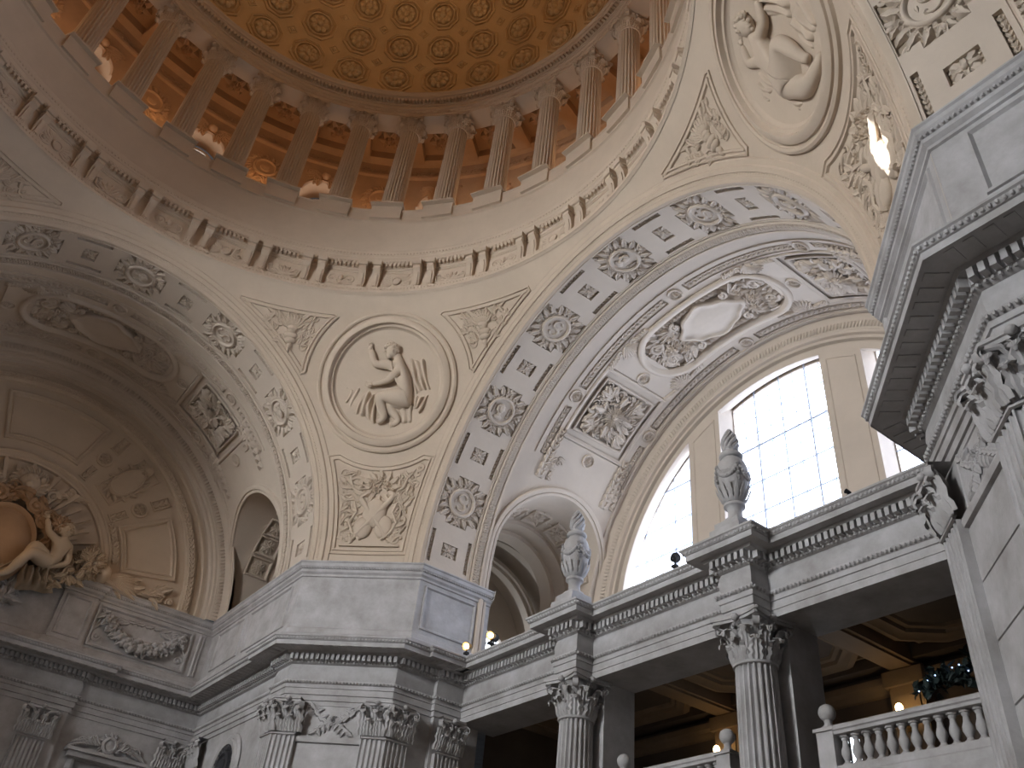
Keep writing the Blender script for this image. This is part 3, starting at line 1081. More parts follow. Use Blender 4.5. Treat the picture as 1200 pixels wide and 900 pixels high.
# ================================================================== DRUM AND DOME
def rlathe(prof, n=160, a0=0, a1=2 * pi, mb=None):
    mb = mb or MB()
    mb.lathe(prof, n, (0, 0, 0), a0, a1)
    return mb
def ringbeads(r, z, n, ra, rr, rz, mb=None):
    mb = mb or MB()
    for i in range(n):
        a = 2 * pi * i / n
        ca, sa = cos(a), sin(a)
        mb.blob((0, 0, 0), ra, rr, rz, 6, 4, T=lambda q: ((r + q[1]) * ca - q[0] * sa, (r + q[1]) * sa + q[0] * ca, z + q[2]))
    return mb
def ringboxes(r0, r1, z0, z1, n, w, skip=None, mb=None):
    mb = mb or MB()
    for i in range(n):
        a = 2 * pi * (i + .5) / n
        if skip and skip(degrees(a)):
            continue
        ca, sa = cos(a), sin(a)
        mb.box(r0, r1, -w / 2, w / 2, z0, z1, T=lambda q: (q[0] * ca - q[1] * sa, q[0] * sa + q[1] * ca, q[2]))
    return mb
DRUM = [(.966, 1.984), (.962, 1.988), (.957, 1.990), (.957, 2.000), (.963, 2.003), (.963, 2.012), (.966, 2.014), (.966, 2.022), (.972, 2.026), (.998, 2.028), (.998, 2.125), (.994, 2.128), (.994, 2.135),
        (.990, 2.137), (.990, 2.152), (.984, 2.153), (.982, 2.160), (.980, 2.163), (.980, 2.178), (.978, 2.180), (.976, 2.188), (.974, 2.196), (.973, 2.200), (.973, 2.207), (1.0, 2.210)]
dr = struct('trim_12', rlathe(DRUM), M['plaster'], label='round plaster entablature ring of paired brackets under the dome', ang=25)
cons_az = [45 + 11.25 * (k - .5) for k in range(-16, 16)]
def near_cons(a):
    return min(abs((a - c + 180) % 360 - 180) for c in cons_az) < 2.9
obj('dentil_course', ringboxes(.979, .994, 2.137, 2.151, 420, .0078, near_cons), M['plaster'], dr)
obj('bead_row', ringbeads(.9815, 2.158, 460, .0042, .003, .0036, ringbeads(.961, 2.006, 520, .004, .003, .004)), M['plaster'], dr)
obj('lip_bead', ringbeads(.9755, 2.190, 520, .0040, .003, .004), M['plaster'], dr)

# paired brackets
cb = MB()
side = [(-.002, 0), (.010, .002), (.014, .008), (.012, .016), (.012, .05), (.016, .07), (.024, .082), (.030, .088), (.030, .100), (.026, .104), (-.002, .104)]
cb.prism(side, -.0125, .0125, lambda d, z, t: (t, z, d))
cb.prism([(-.002, .104), (.033, .104), (.035, .108), (.035, .122), (-.002, .122)], -.0155, .0155, lambda d, z, t: (t, z, d))
cb.prism([(.012, .018), (.0145, .020), (.0155, .05), (.020, .072), (.016, .072)], -.006, .006, lambda d, z, t: (t, z, d))
for sx in (-1, 1):
    cb.blob((sx * .0125, .094, .018), .003, .008, .008, 8, 4)
for tx in (-.006, 0, .006):
    cb.leaf(tx, .004, pi / 2, .022, .0045, .004, .012, nl=4)
cons_mesh = to_mesh(cb, 'bracket', M['plaster'], ang=30)
def rad_frame(r, az, z):
    a = radians(az)
    return frame((r * cos(a), r * sin(a), z), (sin(a), -cos(a), 0), (0, 0, 1), (-cos(a), -sin(a), 0))
brs = []
for c in cons_az:
    for s_ in (-1.45, 1.45):
        p = (.97 * cos(radians(c + s_)), .97 * sin(radians(c + s_)), 2.07)
        if seen(p, 60):
            brs.append(link('scroll_bracket', cons_mesh, None, rad_frame(.998, c + s_, 2.028)))
brs.sort(key=lambda o: px(wpos(o))[0])
for i, o in enumerate(brs):
    tag(o, 'scroll bracket, %s from the left under the dome ring cornice' % ORD[i] if i < 36 else 'scroll bracket at the right end of the dome ring', 'bracket', 'paired scroll brackets round the dome ring')

# frieze reliefs between the pairs
def frieze_relief(kind):
    mb = MB()
    W, Hh = .060, .040
    mb.loop(dens([(-W - .006, -Hh - .004), (W + .006, -Hh - .004), (W + .006, Hh + .004), (-W - .006, Hh + .004)], .02), [(0, 0), (.001, .003), (.004, .003), (.005, 0)])
    if kind == 0:
        mb.lathe([(.017, 0), (.017, .006), (.014, .008), (.012, .005), (0, .006)], 20)
        for sx in (-1, 1):
            for k in range(5):
                mb.leaf(sx * .018, -.012 + .006 * k, (0 if sx > 0 else pi) + sx * (k - 2) * .3, .036, .006, .004, bend=sx * .5)
            mb.scroll(sx * .045, -.008, .013, 1.3, 0, .0035, 0, sx)
    elif kind == 1:
        for sx in (-1, 1):
            mb.scroll(sx * .030, .004, .020, 1.6, pi if sx > 0 else 0, .004, 0, -sx)
            for k in range(4):
                mb.leaf(sx * .012, -.02, pi / 2 - sx * (.2 + .35 * k), .034, .006, .004, bend=-sx * .6)
        mb.blob((0, .01, .002), .008, .014, .006)
        mb.rosette(0, -.018, .012, 6, .005)
    else:
        for k in range(7):
            a = pi / 2 + (k - 3) * .42
            mb.leaf(0, -.025, a, .05, .009, .006)
        for sx in (-1, 1):
            mb.tube([(sx * .012, -.02, .002), (sx * .03, -.03, .003), (sx * .05, -.02, .003), (sx * .055, .005, .003), (sx * .04, .012, .002)], .0035, 5)
            mb.rosette(sx * .045, 0, .010, 6, .004)
    return mb
fr_mesh = [to_mesh(frieze_relief(k), 'relief', M['plaster'], bend_cyl(.998)) for k in range(3)]
frs = []
kk = ['winged roundel', 'facing scrolls', 'fan of leaves']
for k in range(-16, 16):
    az = 45 + 11.25 * k
    p = (.988 * cos(radians(az)), .988 * sin(radians(az)), 2.08)
    if seen(p, 50):
        o = link('frieze_relief', fr_mesh[k % 3], None, rad_frame(.998, az, 2.078))
        o['_k'] = k % 3
        frs.append(o)
frs.sort(key=lambda o: px(wpos(o))[0])
for i, o in enumerate(frs):
    tag(o, 'low relief of %s, %s frieze panel from the left between bracket pairs' % (kk[o['_k']], ORD[i]), 'relief panel', 'reliefs between the ring brackets')
    del o['_k']

# plain parapet under the colonnade, gallery floor, back wall and architrave
par = struct('wall_drum', rlathe([(1.0, 2.205), (.998, 2.208), (.998, 2.375), (.996, 2.378), (.990, 2.380), (.990, 2.392), (1.08, 2.392)]), M['plaster'], label='plain cream drum parapet below the dome colonnade')
CR = 1.022
COLZ0, COLZN, COLZT = 2.452, 2.925, 3.002
low = MB()
for k in range(-16, 16):
    a0, a1 = radians(45 + 11.25 * k - 2.6), radians(45 + 11.25 * k + 2.6)
    low.lathe([(.990, 2.39), (.990, 2.432), (.988, 2.434), (.988, 2.440), (1.02, 2.440), (1.02, 2.39)], 5, (0, 0, 0), a0, a1)
obj('low_wall', low, M['plaster'], par)
gw = MB()
GWR = 1.215
def wall_rows():
    # back wall with round arched openings in every other bay
    mb = MB()
    for k in range(-16, 16):
        az = 45 + 11.25 * k
        if k % 2 == 0:
            hw, zc = radians(4.1), 2.722
            n = 16
            arch = [(hw * -cos(pi * i / n), zc + hw * GWR * sin(pi * i / n)) for i in range(n + 1)]
            arch = [(-hw, 2.30)] + arch + [(hw, 2.30)]
            W = radians(5.625)
            out = [(-W, 2.30)] + [(-W, 2.30 + .72 * min(1, i / 5)) if i <= 5 else ((-W + 2 * W * (i - 5) / 6, 3.02) if i < 11 else (W, 3.02 - .72 * (i - 11) / 5)) for i in range(n + 1)] + [(W, 2.30)]
            T = lambda a, z, r=GWR: (r * cos(radians(az) + a), r * sin(radians(az) + a), z)
            mb.grid([[T(a, z) for a, z in arch], [T(a, z) for a, z in out]])
            mb.grid([[T(a, z) for a, z in arch], [T(a * .94, z, GWR + .10) for a, z in arch]])
        else:
            mb.lathe([(GWR, 2.30), (GWR, 3.03)], 8, (0, 0, 0), radians(az - 5.625), radians(az + 5.625))
    return mb
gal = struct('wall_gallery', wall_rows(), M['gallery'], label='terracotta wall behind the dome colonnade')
def gal_orn():
    mb = MB()
    for k in range(-16, 16):
        az = radians(45 + 11.25 * k)
        if not seen((1.2 * cos(az), 1.2 * sin(az), 2.7), 60):
            continue
        l2 = MB()
        if k % 2 == 0:
            l2.loop([(.088 * cos(pi * i / 16) * -1, .022 + .088 * sin(pi * i / 16)) for i in range(17)][::-1], [(0, 0), (0, .006), (.010, .009), (.014, 0)], False)
            l2.blob((0, .125, .01), .020, .02, .02)
            for sx in (-1, 1):
                for q in range(7):
                    l2.leaf(sx * .02, .125, (0 if sx > 0 else pi) + sx * (.6 - q * .32), .06, .014, .012, bend=-sx * .5)
                l2.scroll(sx * .07, .14, .020, 1.4, 0, .005, 0, sx)
        else:
            l2.lathe([(.050, 0), (.050, .01), (.042, .014), (.038, .006), (.02, .006), (.018, .012), (0, .014)], 20, (0, .06, 0))
            for q in range(16):
                a = q * pi / 8
                l2.leaf(.052 * cos(a), .06 + .052 * sin(a), a + .6, .035, .012, .010)
            for q in range(5):
                l2.leaf(0, -.00 - q * .012, -pi / 2 + (q - 2) * .45, .05, .012, .01)
        # frieze band of scrolls near the top
        for q in range(-4, 5):
            l2.scroll(q * .026, .235, .014, 1.3, q, .004, 0, 1 if q % 2 else -1, 12)
            l2.leaf(q * .026 + .008, .225, 1.0, .03, .007, .006)
        mb.add(l2, T=lambda p: ((GWR - p[2]) * cos(az - p[0] / GWR), (GWR - p[2]) * sin(az - p[0] / GWR), 2.70 + p[1]))
    return mb
obj('wall_ornament', gal_orn(), M['gallery'], gal)
obj('string_course', rlathe([(GWR, 2.895), (GWR - .010, 2.90), (GWR - .012, 2.91), (GWR, 2.915)], 96), M['gallery'], gal)
gf = rlathe([(1.0, 2.40), (GWR + .12, 2.40)], 96)
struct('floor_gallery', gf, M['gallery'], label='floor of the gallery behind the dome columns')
# gallery windows
wn = 0
for k in range(-6, 9):
    if k % 2:
        continue
    az = 45 + 11.25 * k
    a = radians(az)
    if not seen((1.3 * cos(a), 1.3 * sin(a), 2.5), 40):
        continue
    w = MB()
    T = lambda p: ((GWR + .095 - p[2]) * cos(a - p[0] / 1.3), (GWR + .095 - p[2]) * sin(a - p[0] / 1.3), p[1])
    fr = MB()
    pts = [(-.072, 2.50)] + [(-.072 * cos(pi * i / 16), 2.712 + .072 * sin(pi * i / 16)) for i in range(17)] + [(.072, 2.50)]
    fr.loop(pts[::-1], [(0, 0), (0, .012), (.012, .012), (.014, 0)], False)
    w.add(fr, T=T)
    o = struct('window_%d' % (20 + wn), w, M['plaster'], label='small lit arched window behind the dome colonnade, %s from the left' % ORD[wn])
    p = MB(); p2 = MB(); p2.poly([(x * .98, z, .002) for x, z in pts]); p.add(p2, T=T)
    obj('pane', p, M['glassp'], o)
    b = MB(); b2 = MB()
    for q in range(-3, 4):
        b2.tube([(0, 2.70, .004), (.070 * sin(q * .5), 2.712 + .070 * cos(q * .5), .004)], .0030, 4)
    b2.tube([(-.04 * cos(pi * i / 10), 2.705 + .04 * sin(pi * i / 10), .004) for i in range(11)], .003, 4)
    b2.tube([(-.07, 2.70, .004), (.07, 2.70, .004)], .004, 4)
    b.add(b2, T=T)
    obj('glazing_bars', b, M['lead'], o)
    wn += 1

# colonnade
shaft_m = to_mesh(shaft_round(.0415, .0365, COLZ0 + .022, COLZN + .004), 'shaft', M['plaster'], ang=50)
cap_m = to_mesh(capital_round(.0365, COLZT - COLZN), 'capital', M['plaster'], ang=50)
bs = base_round(.0405, .022)
base_m = to_mesh(bs, 'base', M['plaster'], ang=40)
pd = MB()
pd.box(-.056, .056, -.05, .043, 2.390, 2.452)
ped_m = to_mesh(pd, 'pedestal', M['plaster'])
cols = []
for k in range(-16, 16):
    az = 45 + 11.25 * (k - .5)
    a = radians(az)
    if not (seen((CR * cos(a), CR * sin(a), 2.45), 60) or seen((CR * cos(a), CR * sin(a), 2.95), 60)):
        continue
    F = rad_frame(CR, az, 0)
    Mx = Matrix(((F[0][0], F[0][2], 0, F[0][3]), (F[1][0], F[1][2], 0, F[1][3]), (0, 0, 1, 0), (0, 0, 0, 1)))
    t = thing('dome_column', '', 'column', Mx, 'fluted columns of the dome colonnade')
    link('pedestal', ped_m, t)
    link('base', base_m, t, Matrix.Translation((0, 0, COLZ0)))
    link('shaft', shaft_m, t)
    link('capital', cap_m, t, Matrix.Translation((0, 0, COLZN)))
    cols.append(t)
cols.sort(key=lambda o: px((wpos(o)[0], wpos(o)[1], 2.45))[0])
for i, o in enumerate(cols):
    o['label'] = 'fluted column with leafy capital, %s from the left in the dome colonnade' % ORD[i]

# entablature over the colonnade and the coffered gallery ceiling
TE = [(1.06, COLZT), (.975, COLZT), (.975, 3.018), (.972, 3.019), (.972, 3.034), (.966, 3.038), (.966, 3.044), (.975, 3.046), (.975, 3.066), (.970, 3.068), (.970, 3.074), (.966, 3.075), (.966, 3.090), (.958, 3.091), (.952, 3.097), (.948, 3.098), (.946, 3.106), (.940, 3.112), (.940, 3.118), (.962, 3.120)]
te = struct('trim_13', rlathe(TE), M['plaster'], label='round dentilled entablature above the dome colonnade', ang=25)
obj('dentil_course', ringboxes(.952, .967, 3.0755, 3.0895, 400, .0082), M['plaster'], te)
sc = MB()
for i in range(260):
    a = 2 * pi * i / 260
    ca, sa = cos(a), sin(a)
    l2 = MB(); l2.scroll(0, 0, .0075, 1.2, i, .0026, 0, 1 if i % 2 else -1, 8)
    if seen((.97 * ca, .97 * sa, 3.02), 40):
        sc.add(l2, T=lambda p: ((.972 - p[2]) * ca + p[0] * sa, (.972 - p[2]) * sa - p[0] * ca, 3.0265 + p[1]))
obj('scroll_band', sc, M['plaster'], te)
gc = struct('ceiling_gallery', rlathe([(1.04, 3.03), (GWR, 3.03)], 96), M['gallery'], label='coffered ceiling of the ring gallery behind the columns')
gb = MB()
for k in range(-16, 16):
    az = radians(45 + 11.25 * (k - .5))
    ca, sa = cos(az), sin(az)
    gb.box(1.04, GWR, -.032, .032, 2.985, 3.03, T=lambda q: (q[0] * ca - q[1] * sa, q[0] * sa + q[1] * ca, q[2]))
rlathe([(GWR - .03, 3.03), (GWR - .03, 2.99), (GWR, 2.98)], 96, 0, 2 * pi, gb)
obj('ceiling_beam', gb, M['gallery'], gc)
gr = MB()
for k in range(-16, 16):
    az = radians(45 + 11.25 * k)
    ca, sa = cos(az), sin(az)
    if seen((1.12 * ca, 1.12 * sa, 3.0), 40):
        l2 = MB(); l2.rosette(0, 0, .052, 6, .03)
        gr.add(l2, T=lambda p: ((1.112 + p[1]) * ca - p[0] * sa, (1.112 + p[1]) * sa + p[0] * ca, 3.029 - p[2]))
obj('ceiling_rosette', gr, M['gallery'], gc)

# dome
DR, DZ = .97, 3.0
dm = []
n = 60
rows = []
for i in range(n + 1):
    el = radians(6.9 + 83.0 * i / n)
    rows.append((DR * cos(el), DZ + DR * sin(el)))
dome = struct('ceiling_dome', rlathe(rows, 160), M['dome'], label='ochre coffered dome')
bd = MB()
bd.lathe([(DR * cos(radians(6.9)), DZ + DR * sin(radians(6.9))), (DR * cos(radians(7.0)) - .012, DZ + DR * sin(radians(7.2))), (DR * cos(radians(8.0)) - .012, DZ + DR * sin(radians(8.0))), (DR * cos(radians(8.2)), DZ + DR * sin(radians(8.4)))], 160)
obj('base_moulding', bd, M['dome'], dome)
def oct_(r, ph=pi / 8):
    return [(r * cos(ph + i * pi / 4), r * sin(ph + i * pi / 4)) for i in range(8)]
def dome_frame(az, el):
    a, e = radians(az), radians(el)
    n_ = Vector((cos(e) * cos(a), cos(e) * sin(a), sin(e)))
    u = Vector((sin(a), -cos(a), 0))
    v = Vector((-sin(e) * cos(a), -sin(e) * sin(a), cos(e)))
    o = n_ * DR + Vector((0, 0, DZ))
    return frame(o, u, v, -n_)
ROWS = [(12.3, 1.0), (22.0, 1.0), (31.6, .95), (41.0, .85), (50.0, .72), (58.5, .6)]
frames = {}
for el, sc_ in ROWS:
    kx = cos(radians(el)) / cos(radians(12.3))
    rad = .070 * (0.35 + .65 * kx)
    fm = MB()
    fm.loop(dens(oct_(rad * 1.12), .02), [(0, 0), (.0, .008), (.005, .010), (.008, .006), (.010, .006), (.011, -.002)])
    fm.loop(dens(oct_(rad * .88), .02), [(0, 0), (.001, .006), (.004, .006), (.006, -.002)])
    rs = MB()
    for k in range(8):
        a = k * pi / 4
        rs.blob((cos(a) * rad * .42, sin(a) * rad * .42, .008), rad * .20, rad * .20, rad * .17, 8, 5)
        rs.leaf(0, 0, a + pi / 8, rad * .6, rad * .15, rad * .16, .004, nl=4)
    rs.blob((0, 0, .012), rad * .20, rad * .20, rad * .26, 9, 6)
    rs.lathe([(rad * .80, 0), (rad * .78, .010), (rad * .72, .010), (rad * .70, .001)], 32)
    st = MB()
    q = rad * .26
    st.loop([(q * 1.3, 0), (0, q * 1.3), (-q * 1.3, 0), (0, -q * 1.3)], [(0, 0), (.001, .004), (.003, .004), (.005, 0)])
    st.lathe([(q * .55, 0), (q * .5, .006), (0, .010)], 4)
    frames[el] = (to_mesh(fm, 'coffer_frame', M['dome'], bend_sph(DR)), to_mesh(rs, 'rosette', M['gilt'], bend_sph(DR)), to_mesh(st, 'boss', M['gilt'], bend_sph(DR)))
rws = ['lowest', 'second', 'third', 'fourth', 'fifth', 'sixth']
for ri, (el, sc_) in enumerate(ROWS):
    lst = []
    for k in range(-16, 16):
        az = 45.3 + 11.25 * k
        F = dome_frame(az, el)
        if seen(tuple(F.translation), 25):
            lst.append(link('dome_rosette', frames[el][1], None, F))
            link('coffer_frame', frames[el][0], dome, F)
        F2 = dome_frame(az + 5.625, el + 4.7)
        if seen(tuple(F2.translation), 25):
            link('boss', frames[el][2], dome, F2)
    lst.sort(key=lambda o: px(wpos(o))[0])
    for i, o in enumerate(lst):
        tag(o, 'gilded flower rosette in an octagonal coffer, %s from the left in the %s dome row' % (ORD[i], rws[ri]), 'rosette', 'flower rosettes in the %s dome row' % rws[ri])
# ================================================================== VAULT ORNAMENT
BR = bend_cyl(R)
def vframe(phi, x, d=0.0):
    a = radians(phi)
    n_ = (0, -cos(a), -sin(a))
    u = (0, -sin(a), cos(a))
    return frame((x, (R + d) * cos(a), HS + (R + d) * sin(a)), u, (-1, 0, 0), n_)

def wreath(mb, r, n, L, W, H, h0=0):
    for k in range(n):
        a = 2 * pi * k / n
        for o, sg in ((-1, 1), (1, -1)):
            mb.leaf(r * cos(a), r * sin(a), a + pi / 2 + o * .55, L, W, H, h0, bend=.2, nl=4)

def med_leaves():
    mb = MB()
    wreath(mb, .052, 22, .020, .0068, .010)
    for qx in (-1, 1):
        for qy in (-1, 1):
            a0 = atan2(qy, qx)
            for da in (-.55, 0, .55):
                mb.leaf(.050 * cos(a0 + da * .6), .050 * sin(a0 + da * .6), a0 + da, .036 if da else .044, .010, .011, 0, bend=-da * 1.2, tip=.004)
            mb.scroll(.060 * qx, .060 * qy, .010, 1.2, a0, .0035, .004, qx * qy)
    for k in range(4):
        a = k * pi / 2
        for da in (-.5, 0, .5):
            mb.leaf(.056 * cos(a), .056 * sin(a), a + da, .028, .009, .010, bend=da, tip=.004)
        mb.blob((.068 * cos(a), .068 * sin(a), .006), .006, .006, .006)
    return mb
def med_ring():
    mb = MB()
    mb.lathe([(.0475, 0), (.047, .010), (.043, .014), (.040, .013), (.038, .008), (.0365, .006)], 40)
    mb.lathe([(.0365, .006), (.0001, .006)], 40)
    return mb
def med_letter():
    mb = MB()
    pts = []
    for i in range(33):
        t = i / 32
        if t < .5:
            a = radians(20 + 250 * t * 2)
            pts.append((.013 * sin(-a + pi / 2 + pi / 2 + .0) * 0 + .012 * cos(a), .0125 + .0125 * sin(a)))
        else:
            a = radians(90 - 250 * (t - .5) * 2)
            pts.append((.012 * cos(a), -.0125 + .0125 * sin(a)))
    # letter upright: its up is u, its right is -v
    P = [(y * 1.05, -x * 1.15, .008) for x, y in pts]
    mb.tube(P, lambda t: .0022 + .0022 * sin(pi * t) ** 2, 6)
    for e in (P[0], P[-1]):
        mb.blob((e[0], e[1], .008), .0042, .0042, .004, 8, 4)
    for k in range(6):
        a = k * pi / 3 + .3
        mb.leaf(.024 * cos(a), .024 * sin(a), a + 1.8, .014, .0035, .003, .006)
    return mb
def med_face():
    mb = MB()
    # small bust in profile among leaves
    mb.blob((.006, .002, .008), .013, .011, .010, 12, 8)
    mb.blob((.0125, .004, .010), .010, .012, .007, 10, 6)
    mb.blob((.003, -.010, .010), .003, .004, .004, 6, 4)
    mb.blob((-.012, .004, .007), .010, .008, .006, 10, 6)
    mb.blob((-.023, .003, .006), .009, .017, .006, 10, 6)
    for k in range(9):
        a = .6 + k * .3
        mb.blob((.006 + .014 * cos(a - .7), .004 + .013 * sin(a - .7), .012), .0042, .0042, .004, 6, 4)
    for sy in (-1, 1):
        for k in range(4):
            mb.leaf(-.018 + k * .009, sy * .026, sy * .3, .013, .004, .004, .006)
    return mb
def square_rosette():
    mb = MB()
    for k in range(4):
        a = pi / 4 + k * pi / 2
        mb.leaf(.003 * cos(a), .003 * sin(a), a, .030, .0105, .010, nl=5, tip=.002)
        a = k * pi / 2
        mb.leaf(.003 * cos(a), .003 * sin(a), a, .022, .008, .010, .001, nl=4)
        for sg in (-1, 1):
            mb.scroll(.019 * cos(a) + sg * .009 * -sin(a), .019 * sin(a) + sg * .009 * cos(a), .0055, 1.2, a, .0022, .002, sg, 10)
    mb.blob((0, 0, .008), .006, .006, .006)
    return mb
def bar_leaves(L, w):
    mb = MB()
    n = int(L / .0125)
    for i in range(n):
        u = -L / 2 + (i + .5) * L / n
        for sg in (-1, 1):
            mb.leaf(u - .006, sg * .001, sg * .5, .013, w * .30, .006, nl=3, bend=-sg * .5)
        if i % 2:
            mb.blob((u, 0, .004), .003, .003, .004, 6, 4)
    return mb
def round_boss():
    mb = MB()
    mb.lathe([(.024, 0), (.023, .006), (.020, .006), (.0185, .001), (.0185, -.004), (0, -.004)], 28)
    mb.rosette(0, 0, .0165, 8, .010, -.003)
    return mb
def sun_panel():
    mb = MB()
    # shell-like sun of rays with foliage round it
    for k in range(22):
        a = 2 * pi * k / 22
        L = .034 if k % 2 else .042
        mb.leaf(.006 * cos(a), .006 * sin(a), a, L, .0042, .008, .012, nl=3, lobes=0)
    mb.blob((0, 0, .018), .010, .010, .012, 10, 6)
    for k in range(8):
        mb.leaf(.004, 0, k * pi / 4, .016, .005, .008, .020, nl=3)
    ins = lambda x, y: abs(x) < .088 and abs(y) < .088 and hypot(x, y) > .040
    mb.fill(ins, (-.09, .09, -.09, .09), .017, .030, .009, .012, lambda x, y: atan2(y, x) + .4, 0, 5, .7, .25)
    for qx in (-1, 1):
        for qy in (-1, 1):
            mb.scroll(.062 * qx, .062 * qy, .016, 1.5, 0, .0042, .006, qx * qy)
            for d in (-.6, 0, .6):
                mb.leaf(.052 * qx, .052 * qy, atan2(qy, qx) + d, .045, .011, .012, .004, tip=.006)
    for k in range(4):
        a = k * pi / 2
        mb.leaf(.04 * cos(a), .04 * sin(a), a, .046, .014, .013, .004, tip=.008)
    return mb
def sun_frame():
    mb = MB()
    mb.loop(dens([(-.141, -.134), (.141, -.134), (.141, .134), (-.141, .134)], .02), [(0, 0), (.0, .007), (.006, .009), (.010, .004), (.014, .003)])
    mb.loop(dens([(-.103, -.104), (.103, -.104), (.103, .104), (-.103, .104)], .02), [(-.004, .0), (-.003, .005), (.002, .006), (.006, .001), (.009, -.008), (.010, -.012)])
    return mb
def stad(a, b, r, n=16):
    """stadium: half length a (u), half width b (v)"""
    pts = []
    for i in range(n + 1):
        t = -pi / 2 + pi * i / n
        pts.append((a - b + b * cos(t), b * sin(t)))
    for i in range(n + 1):
        t = pi / 2 + pi * i / n
        pts.append((-(a - b) + b * cos(t), b * sin(t)))
    return pts
def cart_frame():
    mb = MB()
    mb.loop(dens(stad(.272, .108, 0), .02), [(-.012, 0), (-.011, .010), (-.003, .013), (.004, .011), (.006, .006), (.012, .005), (.014, -.004), (.015, -.018)])
    return mb
def cart_shield():
    mb = MB()
    pts = []
    n = 44
    for i in range(n):
        a = 2 * pi * i / n
        r = 1 + .07 * cos(4 * a) + .05 * cos(8 * a + .6) + .03 * cos(3 * a)
        pts.append((.118 * r * cos(a), .074 * r * sin(a)))
    rows = []
    for t, h in ((1.0, -.012), (1.0, .006), (.95, .012), (.89, .011), (.84, .004), (.6, .007), (.2, .009), (.01, .009)):
        rows.append([(x * t, y * t, h) for x, y in pts])
    mb.grid(rows, cu=True)
    return mb
def cart_leaves():
    mb = MB()
    for sx in (-1, 1):
        ins = lambda x, y: (hypot(max(0, abs(x) - .16), y) < .088) and abs(x) > .100 and x * sx > 0
        mb.fill(ins, (-.25, .25, -.09, .09), .0165, .032, .010, .014, lambda x, y: atan2(y, x - sx * .15) + .5, -.012, 11 + sx, .8, .2)
        mb.rosette(sx * .165, 0, .030, 7, .022, -.006)
        mb.rosette(sx * .145, .038, .020, 6, .018, -.006)
        mb.rosette(sx * .145, -.038, .020, 6, .018, -.006)
        for sy in (-1, 1):
            mb.scroll(sx * .205, sy * .040, .024, 1.6, 0, .006, -.004, sx * sy)
            mb.scroll(sx * .100, sy * .062, .016, 1.4, 1, .005, .006, -sx * sy)
            for k in range(4):
                mb.leaf(sx * .12, sy * .05, (0 if sx > 0 else pi) + sx * sy * (k - 1) * .4, .055, .012, .014, -.006, tip=.008, bend=.3)
    for k in range(12):
        u = -.09 + k * .0165
        for sy in (-1, 1):
            mb.leaf(u, sy * .072, sy * pi / 2 + .6, .022, .008, .012, -.010, tip=.005)
    return mb
def strip_leaves(L, w, shell=True):
    mb = MB()
    n = int(L / .018)
    for i in range(n):
        u = -L / 2 + (i + .5) * L / n
        for sg in (-1, 1):
            mb.leaf(u - .010, 0, sg * .55, .024, w * .30, .010, nl=4, bend=-sg * .6, tip=.003)
        mb.blob((u + .002, 0, .007), .005, .0045, .006, 6, 4)
    return mb
def shell_corner():
    """scallop with foliage filling the space beside the oval panel; widest side towards -u"""
    mb = MB()
    for k in range(9):
        a = -pi / 2 + (k - 4) * .23
        mb.leaf(0, .022, a, .055, .008, .010, 0, nl=4, lobes=0)
    mb.scroll(.03, .012, .012, 1.4, 0, .004, .002, 1)
    mb.scroll(-.03, .012, .012, 1.4, pi, .004, .002, -1)
    for k in range(5):
        mb.leaf(.035 + .012 * k, .018, -.5 - .15 * k, .026, .008, .010)
        mb.leaf(-.035 - .012 * k, .018, pi + .5 + .15 * k, .026, .008, .010)
    return mb
def corner_leaves():
    mb = MB()
    for i in range(7):
        u = -.09 + i * .026
        w = .010 + .0025 * (6 - i)
        for sg in (-1, 1):
            mb.leaf(u - .012, 0, sg * .6, .030, w * .62, .011, nl=4, bend=-sg * .5, tip=.004)
        mb.blob((u, 0, .008), .006, .005, .006, 6, 4)
    ins = lambda x, y: x < -.02 and x > -.10 and y < 0 and y > -.045 - (x + .06) * .35
    mb.fill(ins, (-.10, 0, -.075, 0), .016, .026, .009, .010, lambda x, y: -1.2, 0, 3)
    return mb

VK = {}
for nm, fn, mt in (('leaf_wreath', med_leaves, 'vault'), ('ring', med_ring, 'vault'), ('letter', med_letter, 'vault'), ('bust', med_face, 'vault'),
                   ('square_flower', square_rosette, 'vault'), ('boss', round_boss, 'vault'), ('sunburst', sun_panel, 'vault'), ('sun_frame', sun_frame, 'vault'),
                   ('oval_frame', cart_frame, 'vault'), ('shield', cart_shield, 'vault'), ('oval_leaves', cart_leaves, 'vault'),
                   ('shell', shell_corner, 'vault'), ('corner', corner_leaves, 'vault')):
    VK[nm] = to_mesh(fn(), nm, M[mt], BR, 75)
VK['bar'] = to_mesh(bar_leaves(.101, .013), 'bar', M['vault'], BR, 80)
VK['strip'] = to_mesh(strip_leaves(.395, .032), 'strip', M['vault'], BR, 80)
VK['strip_short'] = to_mesh(strip_leaves(.172, .024), 'strip_short', M['vault'], BR, 80)
# tan painted grounds of the sunk panels
def ground(u0, v0):
    mb = MB()
    k = max(2, int(u0 / .01))
    mb.grid([[(-u0 + 2 * u0 * i / k, s_ * v0, .0006) for i in range(k + 1)] for s_ in (-1, 1)])
    return mb
def ground2(a, b, c, d):
    m1 = ground(a, b)
    m1.add(ground(c, d), T=lambda p: (p[0], p[1], p[2] + .0003))
    return m1
def cyl_mesh(mb, nm, mt, d=0):
    return to_mesh(mb, nm, M[mt], bend_cyl(R + d), 50)
VK['ground_med'] = cyl_mesh(ground2(.0770, .0385, .0585, .0765), 'panel_ground', 'ground')
VK['ground_sq'] = cyl_mesh(ground(.0205, .0275), 'panel_ground', 'ground')
VK['ground_bar'] = cyl_mesh(ground(.052, .0062), 'panel_ground', 'ground')

